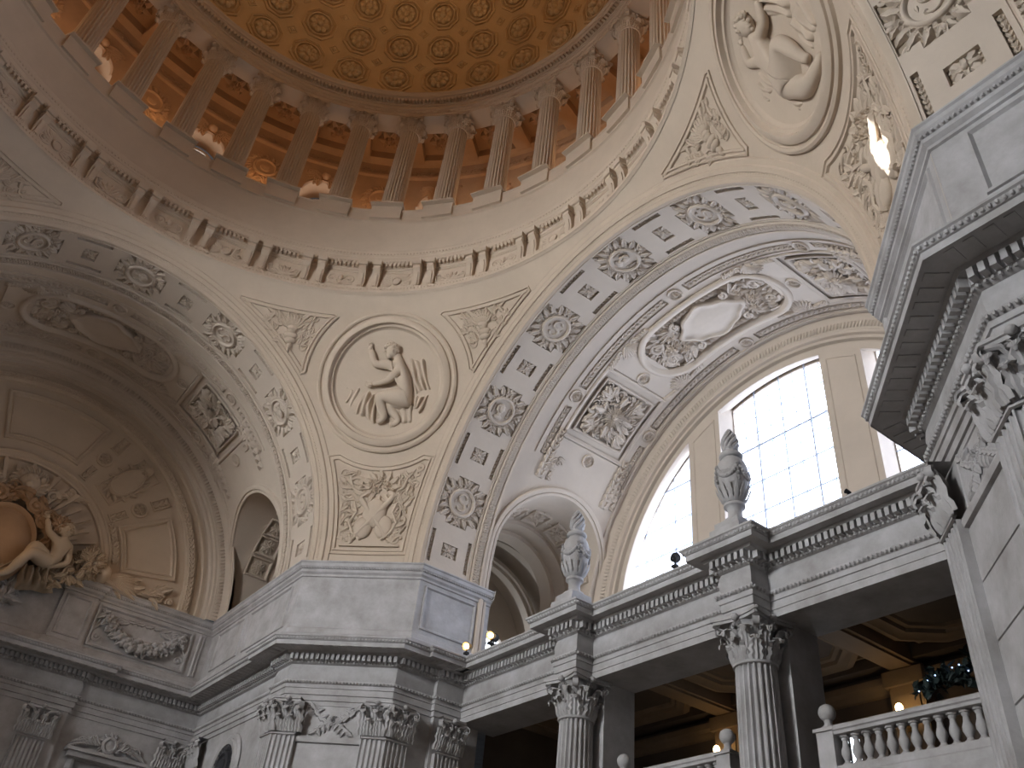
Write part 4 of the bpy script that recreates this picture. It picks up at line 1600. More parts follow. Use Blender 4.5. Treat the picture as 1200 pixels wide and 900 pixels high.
WHERE = {'B': 'window vault', 'A': 'lunette vault', 'C': 'top right vault'}
HAND = {'B': lambda p: p, 'A': lambda p: 180 - p, 'C': lambda p: p}
allv = []
def vput(bay, kind, phi, x, meshes, cat, d=0.0, flip=False, single=None):
    Mx = ROT[bay] @ vframe(phi, x, d)
    if flip:
        Mx = Mx @ Matrix.Rotation(pi, 4, 'Z')
    t = Mx.translation
    if not seen(tuple(t), 45):
        return None
    if len(meshes) == 1:
        o = link(kind, VK[meshes[0][1]], None, Mx)
        tag(o, '', cat)
    else:
        o = thing(kind, '', cat, Mx)
        for nm, key in meshes:
            link(nm, VK[key], o)
    allv.append((bay, kind, HAND[bay](phi), x, o))
    return o
for bay in 'BAC':
    for i, p in enumerate(MED):
        x = 'letter' if i % 2 == 0 else 'bust'
        vput(bay, 'wreathed_roundel_letter' if i % 2 == 0 else 'wreathed_roundel_bust', p, 1.105, [('ground', 'ground_med'), ('leaf_wreath', 'leaf_wreath'), ('ring', 'ring'), (x, x)], 'medallion', .0075)
    for p in SQR:
        vput(bay, 'square_rosette_panel', p, 1.105, [('ground', 'ground_sq'), ('flower', 'square_flower')], 'rosette panel', .0105)
        vput(bay, 'leaf_bar_front', p, 1.0375, [('ground', 'ground_bar'), ('leaf_chain', 'bar')], 'ornament bar', .0095)
        vput(bay, 'leaf_bar_inner', p, 1.172, [('ground', 'ground_bar'), ('leaf_chain', 'bar')], 'ornament bar', .0095)
    if bay == 'C':
        continue
    for p, x in ((54, 1.3145), (66.5, 1.481), (54, 1.645), (41, 1.485), (90, 1.3165), (90, 1.6415), (126, 1.3145), (113.5, 1.481), (126, 1.645), (139, 1.485)):
        vput(bay, 'round_boss', p, x, [('boss', 'boss')], 'rosette boss')
    for p in (54.2, 125.8):
        vput(bay, 'sunburst_coffer', p, 1.477, [('frame', 'sun_frame'), ('sunburst', 'sunburst')], 'coffer panel', .004)
    vput(bay, 'oval_shield_panel', 90, 1.477, [('frame', 'oval_frame'), ('shield', 'shield'), ('leafage', 'oval_leaves')], 'relief panel', .002)
    for p in (71.7, 108.3):
        for x, fl in ((1.3165, False), (1.6415, True)):
            vput(bay, 'leafage_strip_front' if not fl else 'leafage_strip_inner', p, x, [('leafage', 'strip')], 'leafage strip', .008, fl)
            vput(bay, 'scallop_shell_front' if not fl else 'scallop_shell_inner', p + (-.5 if p < 90 else .5), x + (.046 if not fl else -.046), [('shell', 'shell')], 'shell ornament', .0, fl)
    for p in (44.2, 135.8):
        for x, fl in ((1.3125, False), (1.6465, True)):
            vput(bay, 'corner_leafage_front' if not fl else 'corner_leafage_inner', p, x, [('leafage', 'strip_short')], 'leafage strip', .008, fl)
            vput(bay, 'spandrel_leafage_front' if not fl else 'spandrel_leafage_inner', p - 4.5 if p < 90 else p + 4.5, x + (.026 if not fl else -.026), [('leafage', 'corner')], 'leafage', 0, (p > 90) != False and False)
KL = {'wreathed_roundel_letter': 'wreathed roundel with curling letter S', 'wreathed_roundel_bust': 'wreathed roundel with small bust',
      'square_rosette_panel': 'small square coffer with flower', 'leaf_bar_front': 'narrow sunk leaf bar, rotunda side',
      'leaf_bar_inner': 'narrow sunk leaf bar, inner side', 'round_boss': 'small round rosette boss',
      'sunburst_coffer': 'deep square coffer with leafy sunburst', 'oval_shield_panel': 'long oval panel with a blank shield and leafage',
      'leafage_strip_front': 'long leafage strip, rotunda side', 'leafage_strip_inner': 'long leafage strip, inner side',
      'scallop_shell_front': 'scallop shell beside oval, rotunda side', 'scallop_shell_inner': 'scallop shell beside oval, inner side',
      'corner_leafage_front': 'short leafage strip, rotunda side', 'corner_leafage_inner': 'short leafage strip, inner side',
      'spandrel_leafage_front': 'leaf spray above side arch, rotunda side', 'spandrel_leafage_inner': 'leaf spray above side arch, inner side'}
groups = {}
for bay, kind, p, x, o in allv:
    groups.setdefault((bay, kind), []).append((p, x, o))
for (bay, kind), lst in groups.items():
    lst.sort(key=lambda q: (round(q[0], 1), q[1]))
    base = kind.replace('_front', '').replace('_inner', '').replace('_letter', '').replace('_bust', '')
    for i, (p, x, o) in enumerate(lst):
        o.name = base
        if len(lst) == 1:
            o['label'] = '%s on %s' % (KL[kind], WHERE[bay])
        else:
            o['label'] = '%s, %s up from the pier, %s' % (KL[kind], ORD[i], WHERE[bay])
            o['group'] = '%s on %s' % (base.replace('_', ' ') + 's', WHERE[bay])
# ================================================================== PENDENTIVE MEDALLIONS AND PANELS
BS = bend_sph(RS)
def sframe(az, el, h=0.0):
    a, e = radians(az), radians(el)
    n_ = Vector((cos(e) * cos(a), cos(e) * sin(a), sin(e)))
    u = Vector((sin(a), -cos(a), 0))
    v = Vector((-sin(e) * cos(a), -sin(e) * sin(a), cos(e)))
    return frame(n_ * (RS - h) + Vector((0, 0, HS)), u, v, -n_)
def sloc(az0, el0, az, el):
    F = sframe(az0, el0)
    a, e = radians(az), radians(el)
    n_ = Vector((cos(e) * cos(a), cos(e) * sin(a), sin(e)))
    u, v, w = F.col[0].xyz, F.col[1].xyz, -F.col[2].xyz
    t = acos(max(-1, min(1, n_.dot(w))))
    x, y = n_.dot(u), n_.dot(v)
    h = hypot(x, y) or 1
    return (RS * t * x / h, RS * t * y / h)
MEL = 27.7
def med_frame_mb():
    mb = MB()
    mb.lathe([(.240, 0), (.239, .008), (.233, .012), (.227, .010), (.226, .006), (.219, .006), (.218, .012), (.206, .022), (.199, .022), (.196, .014), (.194, .010), (.186, .010), (.185, .006), (.180, .002), (.176, .0), (.172, -.010), (.168, -.012)], 96)
    return mb
def med_ground_mb():
    mb = MB()
    mb.lathe([(.174, -.010), (.12, -.010), (.06, -.010), (.0001, -.010)], 48)
    return mb
mfr = to_mesh(med_frame_mb(), 'frame', M['plaster'], BS, 40)
mgr = to_mesh(med_ground_mb(), 'ground', M['plaster'], BS, 40)

def relief(mb, zs=0.85, h0=-.009):
    mb.V = [(x, y, h0 + max(-.004, z * zs)) for x, y, z in mb.V]
    return mb
def head(mb, c, r, face, hair=True, h0=0.0):
    """head with face turned along 'face' angle in the relief plane"""
    fx, fy = cos(face), sin(face)
    ux, uy = -fy, fx
    if uy < 0:
        ux, uy = -ux, -uy
    P = lambda f, u, h: (c[0] + fx * f * r + ux * u * r, c[1] + fy * f * r + uy * u * r, c[2] + h * r)
    mb.blob(c, r * .88, r * 1.05, r * .85, 14, 10)
    mb.blob(P(.35, -.45, .1), r * .6, r * .6, r * .6, 10, 7)
    mb.blob(P(1.0, -.1, .25), r * .24, r * .24, r * .24, 8, 5)
    mb.blob(P(.80, -.55, .25), r * .2, r * .13, r * .25, 6, 5)
    mb.blob(P(.72, -.85, .15), r * .25, r * .22, r * .25, 6, 5)
    mb.blob(P(.75, .18, .45), r * .16, r * .12, r * .14, 6, 5)
    mb.blob(P(-.2, -.15, .85), r * .14, r * .24, r * .14, 6, 5)
    hb = MB()
    rg = random.Random(3)
    for k in range(26):
        a = rg.uniform(-.4, 2.9)
        rr = rg.uniform(.5, 1.05)
        hb.blob(P(-cos(a) * rr * .85 + .05, sin(a) * rr * .95 + .1, rg.uniform(.1, .8) * (1.2 - rr * .6)), r * .26, r * .26, r * .24, 6, 4)
    return hb
def hand(mb, w, ang, s=.008, h=.01):
    c_, s_ = cos(ang), sin(ang)
    mb.blob((w[0] + c_ * s * .5, w[1] + s_ * s * .5, h), s * .7, s * .7, s * .5, 8, 5)
    for k in range(4):
        o = (k - 1.5) * s * .33
        L = s * (1.1, 1.3, 1.25, .95)[k]
        b = (w[0] + c_ * s - s_ * o, w[1] + s_ * s + c_ * o)
        a2 = ang + (k - 1.5) * .12
        mb.tube([(b[0], b[1], h), (b[0] + cos(a2) * L * .5, b[1] + sin(a2) * L * .5, h + s * .15), (b[0] + cos(a2 - .4) * L, b[1] + sin(a2 - .4) * L, h)], s * .16, 5)
    a2 = ang + 1.0
    mb.tube([(w[0] + c_ * s * .3 - s_ * s * .5, w[1] + s_ * s * .3 + c_ * s * .5, h), (w[0] + cos(a2) * s * 1.2, w[1] + sin(a2) * s * 1.2, h + s * .1)], s * .19, 5)
def folds(mb, quad, n, H, seed=1):
    """drapery folds: lines from edge AB to edge CD of a quad, bulging"""
    A_, B_, C_, D_ = quad
    rg = random.Random(seed)
    rows = []
    m = 20
    for i in range(n * 7 + 1):
        t = i / (n * 7)
        row = []
        for j in range(m + 1):
            s_ = j / m
            x = (A_[0] * (1 - t) + B_[0] * t) * (1 - s_) + (D_[0] * (1 - t) + C_[0] * t) * s_
            y = (A_[1] * (1 - t) + B_[1] * t) * (1 - s_) + (D_[1] * (1 - t) + C_[1] * t) * s_
            w = (sin(t * n * 2 * pi + 1.6 * sin(s_ * 3 + seed)) * .35 + .22 * sin(t * n * 3.7 + s_ * 5 + seed * 2) + .5)
            e = min(1, 6 * t + .05, 6 * (1 - t) + .05, 7 * s_ + .1, 7 * (1 - s_) + .1)
            w = .55 + .6 * w
            row.append((x + .004 * sin(s_ * 5 + seed), y + .003 * sin(t * 9 + s_ * 4), -.004 + H * w * e))
        rows.append(row)
    mb.grid(rows)

# --- seated figure, corner pier medallion
J1 = {'pel': (.078, -.050, .010, .029), 'waist': (.060, .000, .014, .025), 'chest': (.042, .046, .016, .031), 'neck': (.030, .078, .014, .012), 'hd': (.020, .098, .014, .013),
      'shA': (.018, .058, .022, .0145), 'elA': (-.048, .060, .022, .0105), 'wrA': (-.060, .112, .018, .007),
      'shB': (.040, .040, .030, .012), 'elB': (.006, .004, .030, .010), 'wrB': (-.052, -.008, .026, .0065),
      'hipA': (.066, -.056, .022, .026), 'knA': (-.026, -.050, .034, .019), 'anA': (-.002, -.122, .024, .010), 'ftA': (-.030, -.136, .022, .008),
      'hipB': (.070, -.060, .006, .024), 'knB': (.000, -.078, .012, .018), 'anB': (.046, -.130, .010, .010), 'ftB': (.018, -.144, .010, .008)}
B1 = [('pel', 'waist'), ('waist', 'chest'), ('chest', 'neck'), ('neck', 'hd'), ('chest', 'shA'), ('shA', 'elA'), ('elA', 'wrA'), ('chest', 'shB'), ('shB', 'elB'), ('elB', 'wrB'),
      ('pel', 'hipA'), ('hipA', 'knA'), ('knA', 'anA'), ('anA', 'ftA'), ('pel', 'hipB'), ('hipB', 'knB'), ('knB', 'anB'), ('anB', 'ftB')]
def bulk(Jn, k):
    return {n: (a, b, c, d * k) for n, (a, b, c, d) in Jn.items()}
def seated():
    mb = figure(bulk(J1, 1.42), B1)
    hair = head(mb, (.014, .106, .020), .0255, pi + .15)
    hand(mb, (-.060, .112), pi / 2 + .3, .010, .018)
    hand(mb, (-.052, -.008), pi + .1, .010, .026)
    return relief(mb), relief(hair)
def cloth(quads):
    out = []
    for q, n, h, sd in quads:
        mb = MB()
        folds(mb, q, n, h, sd)
        out.append(relief(mb, 1.6))
    return out
def seated_cloth():
    return cloth([(((.050, .090), (.128, .080), (.158, -.030), (.100, -.050)), 4, .016, 1), (((.098, -.045), (.156, -.04), (.112, -.115), (.080, -.085)), 3, .015, 4),
                  (((-.075, -.022), (-.022, -.035), (-.030, -.150), (-.118, -.105)), 4, .017, 2), (((.00, -.075), (.105, -.072), (.095, -.135), (.00, -.162)), 4, .014, 3),
                  (((-.150, -.015), (-.08, -.012), (-.115, -.105), (-.148, -.06)), 3, .012, 6)])
# --- reclining figure, near pier medallion
J2 = {'pel': (-.064, -.050, .012, .030), 'waist': (-.056, -.004, .014, .025), 'chest': (-.046, .044, .016, .030), 'neck': (-.032, .078, .014, .012), 'hd': (-.022, .096, .014, .013),
      'shA': (-.020, .060, .022, .014), 'elA': (.024, .042, .026, .0105), 'wrA': (.058, .078, .022, .007),
      'shB': (-.072, .052, .014, .012), 'elB': (-.100, .088, .012, .010), 'wrB': (-.070, .124, .012, .0065),
      'hipA': (-.050, -.056, .024, .026), 'knA': (.016, -.020, .036, .019), 'anA': (.014, -.098, .024, .010), 'ftA': (.020, -.124, .020, .008),
      'hipB': (-.070, -.070, .010, .025), 'knB': (-.040, -.132, .016, .018), 'anB': (.030, -.150, .012, .010), 'ftB': (.050, -.148, .010, .008)}
def reclining():
    mb = figure(bulk(J2, 1.36), B1)
    hair = head(mb, (-.016, .110, .020), .0265, -.5)
    hand(mb, (.058, .078), 1.0, .010, .022)
    hand(mb, (-.070, .124), .6, .010, .012)
    return relief(mb), relief(hair)
def reclining_cloth():
    return cloth([(((.020, .060), (.095, .110), (.158, -.02), (.050, -.045)), 5, .016, 5), (((.03, -.03), (.145, -.04), (.100, -.130), (.03, -.125)), 4, .015, 2),
                  (((-.125, -.01), (-.08, -.01), (-.03, -.150), (-.110, -.112)), 4, .014, 7), (((-.150, .05), (-.09, .07), (-.09, -.02), (-.155, .00)), 3, .012, 8)])
for az, lb, fig, cl in ((45, 'round medallion with a seated nude figure above the canted corner pier', seated, seated_cloth), (-45, 'round medallion with a reclining nude figure at the upper right', reclining, reclining_cloth)):
    t = thing('medallion', lb, 'medallion', sframe(az, MEL))
    link('frame', mfr, t)
    link('ground', mgr, t)
    f, h = fig()
    fo = obj('figure', f, M['plaster'], t, None, BS, 180)
    obj('hair', h, M['plaster'], fo, None, BS, 180)
    for q_ in cl():
        obj('drapery', q_, M['plaster'], t, None, BS, 180)

# --- panels
def low_panel_pts():
    c = (45, 9)
    pts = []
    for i in range(9):
        el = 1.7 + 14.6 * i / 8
        az = degrees(acos(.985 / (RS * cos(radians(el)))))
        pts.append((az, el))
    right = pts                                  # small azimuth side = right-hand side
    top = []
    R_ = 12.6
    a0 = None
    P = []
    for az, el in right:
        P.append(sloc(45, 9, az, el))
    # concave top along the medallion
    mc = sloc(45, 9, 45, MEL)
    rr = RS * radians(R_)
    p_end = P[-1]
    a1 = atan2(p_end[1] - mc[1], p_end[0] - mc[0])
    a2 = -pi - a1
    arc = [(mc[0] + rr * cos(a1 + (a2 - a1) * i / 12), mc[1] + rr * sin(a1 + (a2 - a1) * i / 12)) for i in range(1, 12)]
    L = [(-x, y) for x, y in reversed(P)]
    return dens(P + arc + L, .02)
def side_panel_pts(c):
    """three-sided panel between ring, medallion and arch; on the low-azimuth side"""
    A1 = []
    for i in range(15):
        el = 37.7 - 10.6 * i / 14
        az = degrees(acos(min(1, .979 / (RS * cos(radians(el))))))
        A1.append(sloc(c[0], c[1], az, el))
    top = [sloc(c[0], c[1], 36.8 - (36.8 - degrees(acos(.979 / (RS * cos(radians(37.7)))))) * i / 10, 37.7) for i in range(10)]
    mc = sloc(c[0], c[1], 45, MEL)
    rr = RS * radians(12.6)
    p0, p1 = A1[-1], top[0]
    a0 = atan2(p0[1] - mc[1], p0[0] - mc[0])
    a1 = atan2(p1[1] - mc[1], p1[0] - mc[0])
    arc = [(mc[0] + rr * cos(a0 + (a1 - a0) * i / 10), mc[1] + rr * sin(a0 + (a1 - a0) * i / 10)) for i in range(1, 10)]
    return top + A1 + arc
PF = [(0, 0), (0, .005), (.004, .006), (.006, .002), (.011, .002), (.012, .006), (.017, .006), (.020, -.002)]
SPC = (27, 33.2)
lp, spn = low_panel_pts(), side_panel_pts(SPC)
def area2(p):
    return sum(p[i - 1][0] * p[i][1] - p[i][0] * p[i - 1][1] for i in range(len(p)))
def ccw(p):
    return p if area2(p) > 0 else p[::-1]
lp, spn = ccw(lp), ccw(spn)
def blunt(P, d, lim=75):
    n = len(P)
    cut = []
    for i in range(n):
        # direction over a short run on each side, so that dense curves count as straight
        a, b, c = P[i - 2], P[i], P[(i + 2) % n]
        v1, v2 = (a[0] - b[0], a[1] - b[1]), (c[0] - b[0], c[1] - b[1])
        an = degrees(acos(max(-1, min(1, (v1[0] * v2[0] + v1[1] * v2[1]) / (hypot(*v1) * hypot(*v2))))))
        if an < lim:
            cut.append((an, b))
    out = []
    for p in P:
        if all(hypot(p[0] - b[0], p[1] - b[1]) > d * (1.6 if an < 45 else 1) for an, b in cut):
            out.append(p)
    return out
spn = blunt(spn, .013)
def inpoly(P, x, y):
    c = False
    for i in range(len(P)):
        x1, y1 = P[i - 1]
        x2, y2 = P[i]
        if (y1 > y) != (y2 > y) and x < (x2 - x1) * (y - y1) / (y2 - y1) + x1:
            c = not c
    return c
def panel_frame(P):
    mb = MB()
    mb.loop(P, PF)
    return mb
def low_orn():
    mb = MB()
    # trophy: urn with flowers between torches, ribbons and scrolls
    mb.lathe([(.0, 0), (.014, .0)], 4)
    for x, y, a, L, W in ((-.035, -.085, .35, .19, .010), (.035, -.085, pi - .35 - .0, .19, .010)):
        pass
    mb.tube([(-.045, -.09, .006), (.0, -.035, .008), (.05, .03, .007)], .008, 6)
    mb.tube([(.045, -.095, .006), (.0, -.035, .008), (-.045, .02, .007)], .007, 6)
    mb.blob((0, -.02, .002), .034, .045, .014, 14, 8)
    mb.blob((-.028, -.065, .002), .028, .034, .012, 12, 7)
    mb.blob((.032, -.062, .002), .026, .036, .012, 12, 7)
    for x, y, r in ((-.022, .070, .018), (.008, .078, .017), (.030, .062, .018), (-.005, .050, .016), (.050, .045, .012), (-.045, .055, .012)):
        mb.rosette(x, y, r, 7, .012)
    for k in range(12):
        a = k * .52
        mb.leaf(.005 + .03 * cos(a), .055 + .022 * sin(a), a, .035, .010, .009, bend=.4, tip=.004)
    for sx in (-1, 1):
        mb.scroll(sx * .070, -.098, .018, 1.6, 0, .005, 0, sx)
        mb.scroll(sx * .066, .020, .012, 1.4, 2, .004, 0, -sx)
        mb.tube([(sx * .03, -.10, .004), (sx * .055, -.08, .006), (sx * .068, -.05, .005), (sx * .052, -.02, .005), (sx * .062, .01, .004)], .0042, 5)
        mb.tube([(sx * .045, .035, .004), (sx * .075, .055, .005), (sx * .085, .085, .004), (sx * .070, .095, .004)], .0036, 5)
        for k in range(5):
            mb.leaf(sx * .045, -.04 + k * .02, (0 if sx > 0 else pi) + sx * (.5 - k * .15), .030, .008, .006, bend=sx * .6)
        for k in range(4):
            mb.leaf(sx * .06, -.105, pi / 2 - sx * (k - 1.5) * .5, .03, .009, .008)
    mb.box(-.085, .085, -.121, -.116, 0, .006)
    return mb
def side_orn():
    mb = MB()
    # vase with spreading foliage
    cx, cy = -.005, -.005
    for k, (w, y) in enumerate(((.006, -.055), (.010, -.045), (.020, -.025), (.024, -.008), (.016, .008), (.020, .016))):
        mb.blob((cx, y, .002), w, .012, .010, 10, 6)
    for k in range(9):
        a = pi / 2 + (k - 4) * .30
        mb.leaf(cx, .016, a, .05, .011, .009, bend=(k - 4) * -.12, tip=.005)
    for sx in (-1, 1):
        for sc, (x, y, r) in enumerate(((.034, -.022, .016), (.062, .012, .015), (.034, .030, .011), (.088, .034, .010))):
            if inpoly(spn, cx + sx * x * 1.15, y):
                mb.scroll(cx + sx * x, y, r, 1.5, pi if sx > 0 else 0, .0042, 0, sx * (1 if sc % 2 else -1))
                for k in range(3):
                    mb.leaf(cx + sx * x, y - r * .6, (0 if sx > 0 else pi) + sx * (k - .4) * .7, r * 1.9, .007, .007, bend=sx * .5)
    ins = lambda x, y: all(inpoly(spn, x + dx, y + dy) for dx in (-.034, .034) for dy in (-.026, .026)) and hypot(x, y) > .03
    mb.fill(ins, (-.25, .25, -.2, .15), .020, .030, .0075, .007, lambda x, y: atan2(y + .05, x), 0, 9, .7, .3)
    return mb
def scaled(mb, k, kz=1.0):
    mb.V = [(x * k, y * k, z * kz) for x, y, z in mb.V]
    return mb
def shifted(mb, dx, dy):
    mb.V = [(x + dx, y + dy, z) for x, y, z in mb.V]
    return mb
def fillin(P, m, seed, hole):
    mb = MB()
    ins = lambda x, y: hole(x, y) and all(inpoly(P, x + dx, y + dy) for dx in (-m, 0, m) for dy in (-m, 0, m))
    xs, ys = [p[0] for p in P], [p[1] for p in P]
    mb.fill(ins, (min(xs), max(xs), min(ys), max(ys)), .0175, .032, .0075, .0065, lambda x, y: atan2(y + .06, x) + .6, 0, seed, .8, .28)
    return mb
pf_low = to_mesh(panel_frame(lp), 'frame', M['plaster'], BS, 30)
pf_side = to_mesh(panel_frame(spn), 'frame', M['plaster'], BS, 30)
or_low = to_mesh(scaled(low_orn(), 1.12).add(fillin(lp, .026, 21, lambda x, y: abs(x) > .055 and y > -.10)), 'trophy', M['plaster'], BS, 60)
or_side = to_mesh(shifted(side_orn(), .004, .016).add(fillin(spn, .032, 22, lambda x, y: abs(x) > .035)), 'vase_foliage', M['plaster'], BS, 60)
MIR = Matrix.Scale(-1, 4, Vector((1, 0, 0)))
for q, lb in ((0, 'below the seated figure medallion'), (-90, 'below the reclining figure medallion, sunlit'), ):
    t = thing('relief_panel', 'tapered relief panel of flowers and crossed torches ' + lb, 'relief panel', sframe(45 + q, 9))
    link('frame', pf_low, t)
    link('trophy', or_low, t)
def side_panel(Q, mirror, lb):
    Mx = Matrix.Rotation(radians(Q), 4, 'Z') @ sframe(*SPC)
    if mirror:
        # reflect across the diagonal plane of the pendentive
        D = Matrix(((0, 1, 0, 0), (1, 0, 0, 0), (0, 0, 1, 0), (0, 0, 0, 1)))
        Mx = Matrix.Rotation(radians(Q), 4, 'Z') @ D @ sframe(*SPC)
    t = thing('relief_panel', lb, 'relief panel', Mx)
    link('frame', pf_side, t)
    link('vase_foliage', or_side, t)
side_panel(0, False, 'three-sided vase relief right of the seated figure medallion')
side_panel(0, True, 'three-sided vase relief left of the seated figure medallion')
side_panel(-90, True, 'three-sided vase relief left of the reclining figure medallion')
side_panel(90, False, 'three-sided vase relief cut by the left edge of the photo')
# ================================================================== SCULPTED LUNETTE (left)
TF = frame((0, 1.737, HS), (1, 0, 0), (0, 0, 1), (0, -1, 0))
def pol(r, a):
    return (r * cos(radians(a)), r * sin(radians(a)))
mb = MB()
mb.poly([(.70 * cos(pi * i / 60), .70 * sin(pi * i / 60), 0) for i in range(61)] + [(-.70, -.03, 0), (.70, -.03, 0)])
tw = struct('wall_lunette', mb, M['plaster'], None, TF, label='warm plaster lunette wall behind the sculpted shield group')
rg_ = MB()
def arcloop(mb, r0, prof, a0=0, a1=180, n=80):
    mb.grid([[(*pol(r0 + o, a0 + (a1 - a0) * i / n), h) for o, h in prof] for i in range(n + 1)])
arcloop(rg_, .615, [(0, 0), (.002, .012), (.010, .015), (.030, .015), (.038, .012), (.042, .004), (.060, .004), (.064, .012), (.075, .012)])
obj('ring_moulding', rg_, M['plaster'], tw)
lf = MB()
for i in range(112):
    a = 1 + i * 178 / 112
    x, y = pol(.635, a)
    for sg in (-1, 1):
        lf.leaf(x, y, radians(a + 90) + sg * .5, .022, .0085, .008, .014, nl=4, bend=-sg * .4)
obj('leaf_garland', lf, M['plaster'], tw)
rb = MB()
arcloop(rb, .325, [(0, 0), (.002, .012), (.010, .014), (.014, .008), (.026, .008), (.030, .014), (.036, .012), (.038, 0)])
obj('inner_ring', rb, M['plaster'], tw)

def sector(r0, r1, a0, a1, n=14):
    return [pol(r1, a0 + (a1 - a0) * i / n) for i in range(n + 1)] + [pol(r0, a1 + (a0 - a1) * i / n) for i in range(n + 1)]
FRM = [(0, 0), (0, .008), (.004, .010), (.008, .006), (.013, .006), (.015, .010), (.019, .008), (.021, -.002)]
def tobj(name, mb, m, lb, cat, group=None):
    o = obj(name, mb, M[m], None, TF, None, 60)
    return tag(o, lb, cat, group)
# sunk fan-shaped fields
p = MB()
pts = sector(.40, .585, 72, 108)
p.loop(dens(pts, .03), FRM)
tobj('fan_panel', p, 'plaster', 'large fan-shaped plain panel above the lion mask in the lunette', 'panel')
p = MB()
p.loop(dens(sector(.395, .585, 10, 34), .03), FRM)
tobj('fan_panel', p, 'plaster', 'plain fan-shaped panel at the right foot of the lunette', 'panel')
def bar_panel(r0, r1, a, w):
    mb = MB()
    c, s_ = cos(radians(a)), sin(radians(a))
    T = lambda q: (q[0] * c - q[1] * s_, q[0] * s_ + q[1] * c, q[2])
    l2 = MB()
    l2.loop([(r0, -w), (r1, -w), (r1, w), (r0, w)], [(0, 0), (.001, .006), (.004, .006), (.006, 0)])
    n = max(1, int((r1 - r0) / .02))
    for i in range(n):
        for sg in (-1, 1):
            l2.leaf(r0 + .008 + i * (r1 - r0 - .01) / n, 0, sg * .5, .022, w * .4, .007, nl=4, bend=-sg * .5)
    mb.add(l2, T=T)
    return mb
for i, (a, pl) in enumerate(((66, 'beside the large fan panel'), (39.5, 'above the right fan panel'))):
    rbs = MB()
    x, y = pol(.485, a)
    rbs.lathe([(.030, 0), (.029, .007), (.024, .008), (.021, .003)], 28, (x, y, 0))
    rbs.rosette(x, y, .021, 7, .014)
    tobj('round_boss', rbs, 'plaster', 'round rosette boss %s in the lunette' % pl, 'rosette boss')
    tobj('leaf_bar', bar_panel(.53, .60, a, .020), 'plaster', 'outer leaf bar %s in the lunette' % pl, 'ornament bar')
    tobj('leaf_bar', bar_panel(.375, .44, a, .016), 'plaster', 'inner leaf bar %s in the lunette' % pl, 'ornament bar')
# helmeted shield between the fields
sh = MB()
l2 = MB()
pts = [(.075 * cos(2 * pi * i / 36) * (1 + .08 * cos(6 * pi * i / 36)), .042 * sin(2 * pi * i / 36)) for i in range(36)]
l2.grid([[(x * t, y * t, h) for x, y in pts] for t, h in ((1, 0), (1, .012), (.9, .016), (.82, .012), (.4, .018), (.01, .02))], cu=True)
l2.loop([(-.10, -.045), (.108, -.055), (.108, .055), (-.10, .045)], [(0, 0), (.001, .006), (.005, .006), (.007, 0)])
for k in range(14):
    a = k * 2 * pi / 14
    l2.leaf(.072 * cos(a), .040 * sin(a), a + .7, .030, .009, .010, tip=.004)
l2.blob((.088, .002, .010), .018, .020, .018, 10, 7)
for k in range(7):
    l2.leaf(.088, .005, 1.0 + k * .5, .030, .008, .012, .008, bend=.6, tip=.006)
sh.add(l2, T=lambda q: ((.49 + q[0]) * cos(radians(52.5)) - q[1] * sin(radians(52.5)), (.49 + q[0]) * sin(radians(52.5)) + q[1] * cos(radians(52.5)), q[2]))
tobj('helmeted_shield', sh, 'plaster', 'helmeted shield relief slanting between two fan panels of the lunette', 'relief')
for r0, a0, a1, lb in ((.365, 14, 34, 'short leaf strip along the inner edge of the right fan panel'),):
    p = MB()
    for i in range(9):
        x, y = pol(r0 + .01, a0 + (a1 - a0) * i / 8)
        for sg in (-1, 1):
            p.leaf(x, y, radians(a0 + (a1 - a0) * i / 8 + 90) + sg * .5, .022, .008, .008, .004, nl=4)
    tobj('leaf_strip', p, 'plaster', lb, 'ornament bar')
# rays
ry = MB()
for i in range(41):
    a = 6 + i * 168 / 40
    L = (.30, .245, .285, .225)[i % 4]
    l2 = MB()
    w0, w1 = .003, .0065
    l2.prism([(.12, -w0), (L, -w1), (L + .006, 0), (L, w1), (.12, w0)], 0, .010 if i % 2 else .018, lambda p_, q_, t: (p_, q_, t))
    ry.add(l2, T=lambda q: (q[0] * cos(radians(a)) - q[1] * sin(radians(a)), .02 + q[0] * sin(radians(a)) + q[1] * cos(radians(a)), q[2]))
tobj('sun_rays', ry, 'plaster', 'fan of plaster sun rays behind the great shield', 'sun rays')
# great shield
t = thing('shield_group', 'great bronzed oval shield crowned with leafage in the lunette', 'shield', TF)
sm = MB()
pts = [(.112 * cos(2 * pi * i / 48), .02 + .135 * sin(2 * pi * i / 48)) for i in range(48)]
sm.grid([[(x * k_, .02 + (y - .02) * k_, h) for x, y in pts] for k_, h in ((1, .0), (1, .05), (.95, .062), (.88, .058), (.84, .050), (.6, .064), (.3, .072), (.01, .075))], cu=True)
obj('face', sm, M['shield'], t)
md = MB()
md.fill(lambda x, y: .13 < hypot(x, (y - .02) * .85) < .165 and y > .03, (-.17, .17, .03, .22), .020, .05, .014, .022, lambda x, y: atan2(y - .02, x) + 1.2, .045, 4, .7, .3)
for sx in (-1, 1):
    md.scroll(sx * .105, .125, .032, 1.6, 0, .010, .055, sx)
    md.scroll(sx * .118, .02, .026, 1.5, 1, .009, .050, -sx)
    md.scroll(sx * .06, .165, .026, 1.5, 2, .009, .06, sx)
obj('mantling', md, M['shield'], t)
sr = MB()
for k in range(9):
    sr.leaf(0, -.11, pi / 2 + (k - 4) * .22, .13, .010, .008, .056, nl=4)
obj('shield_rays', sr, M['statue'], t)
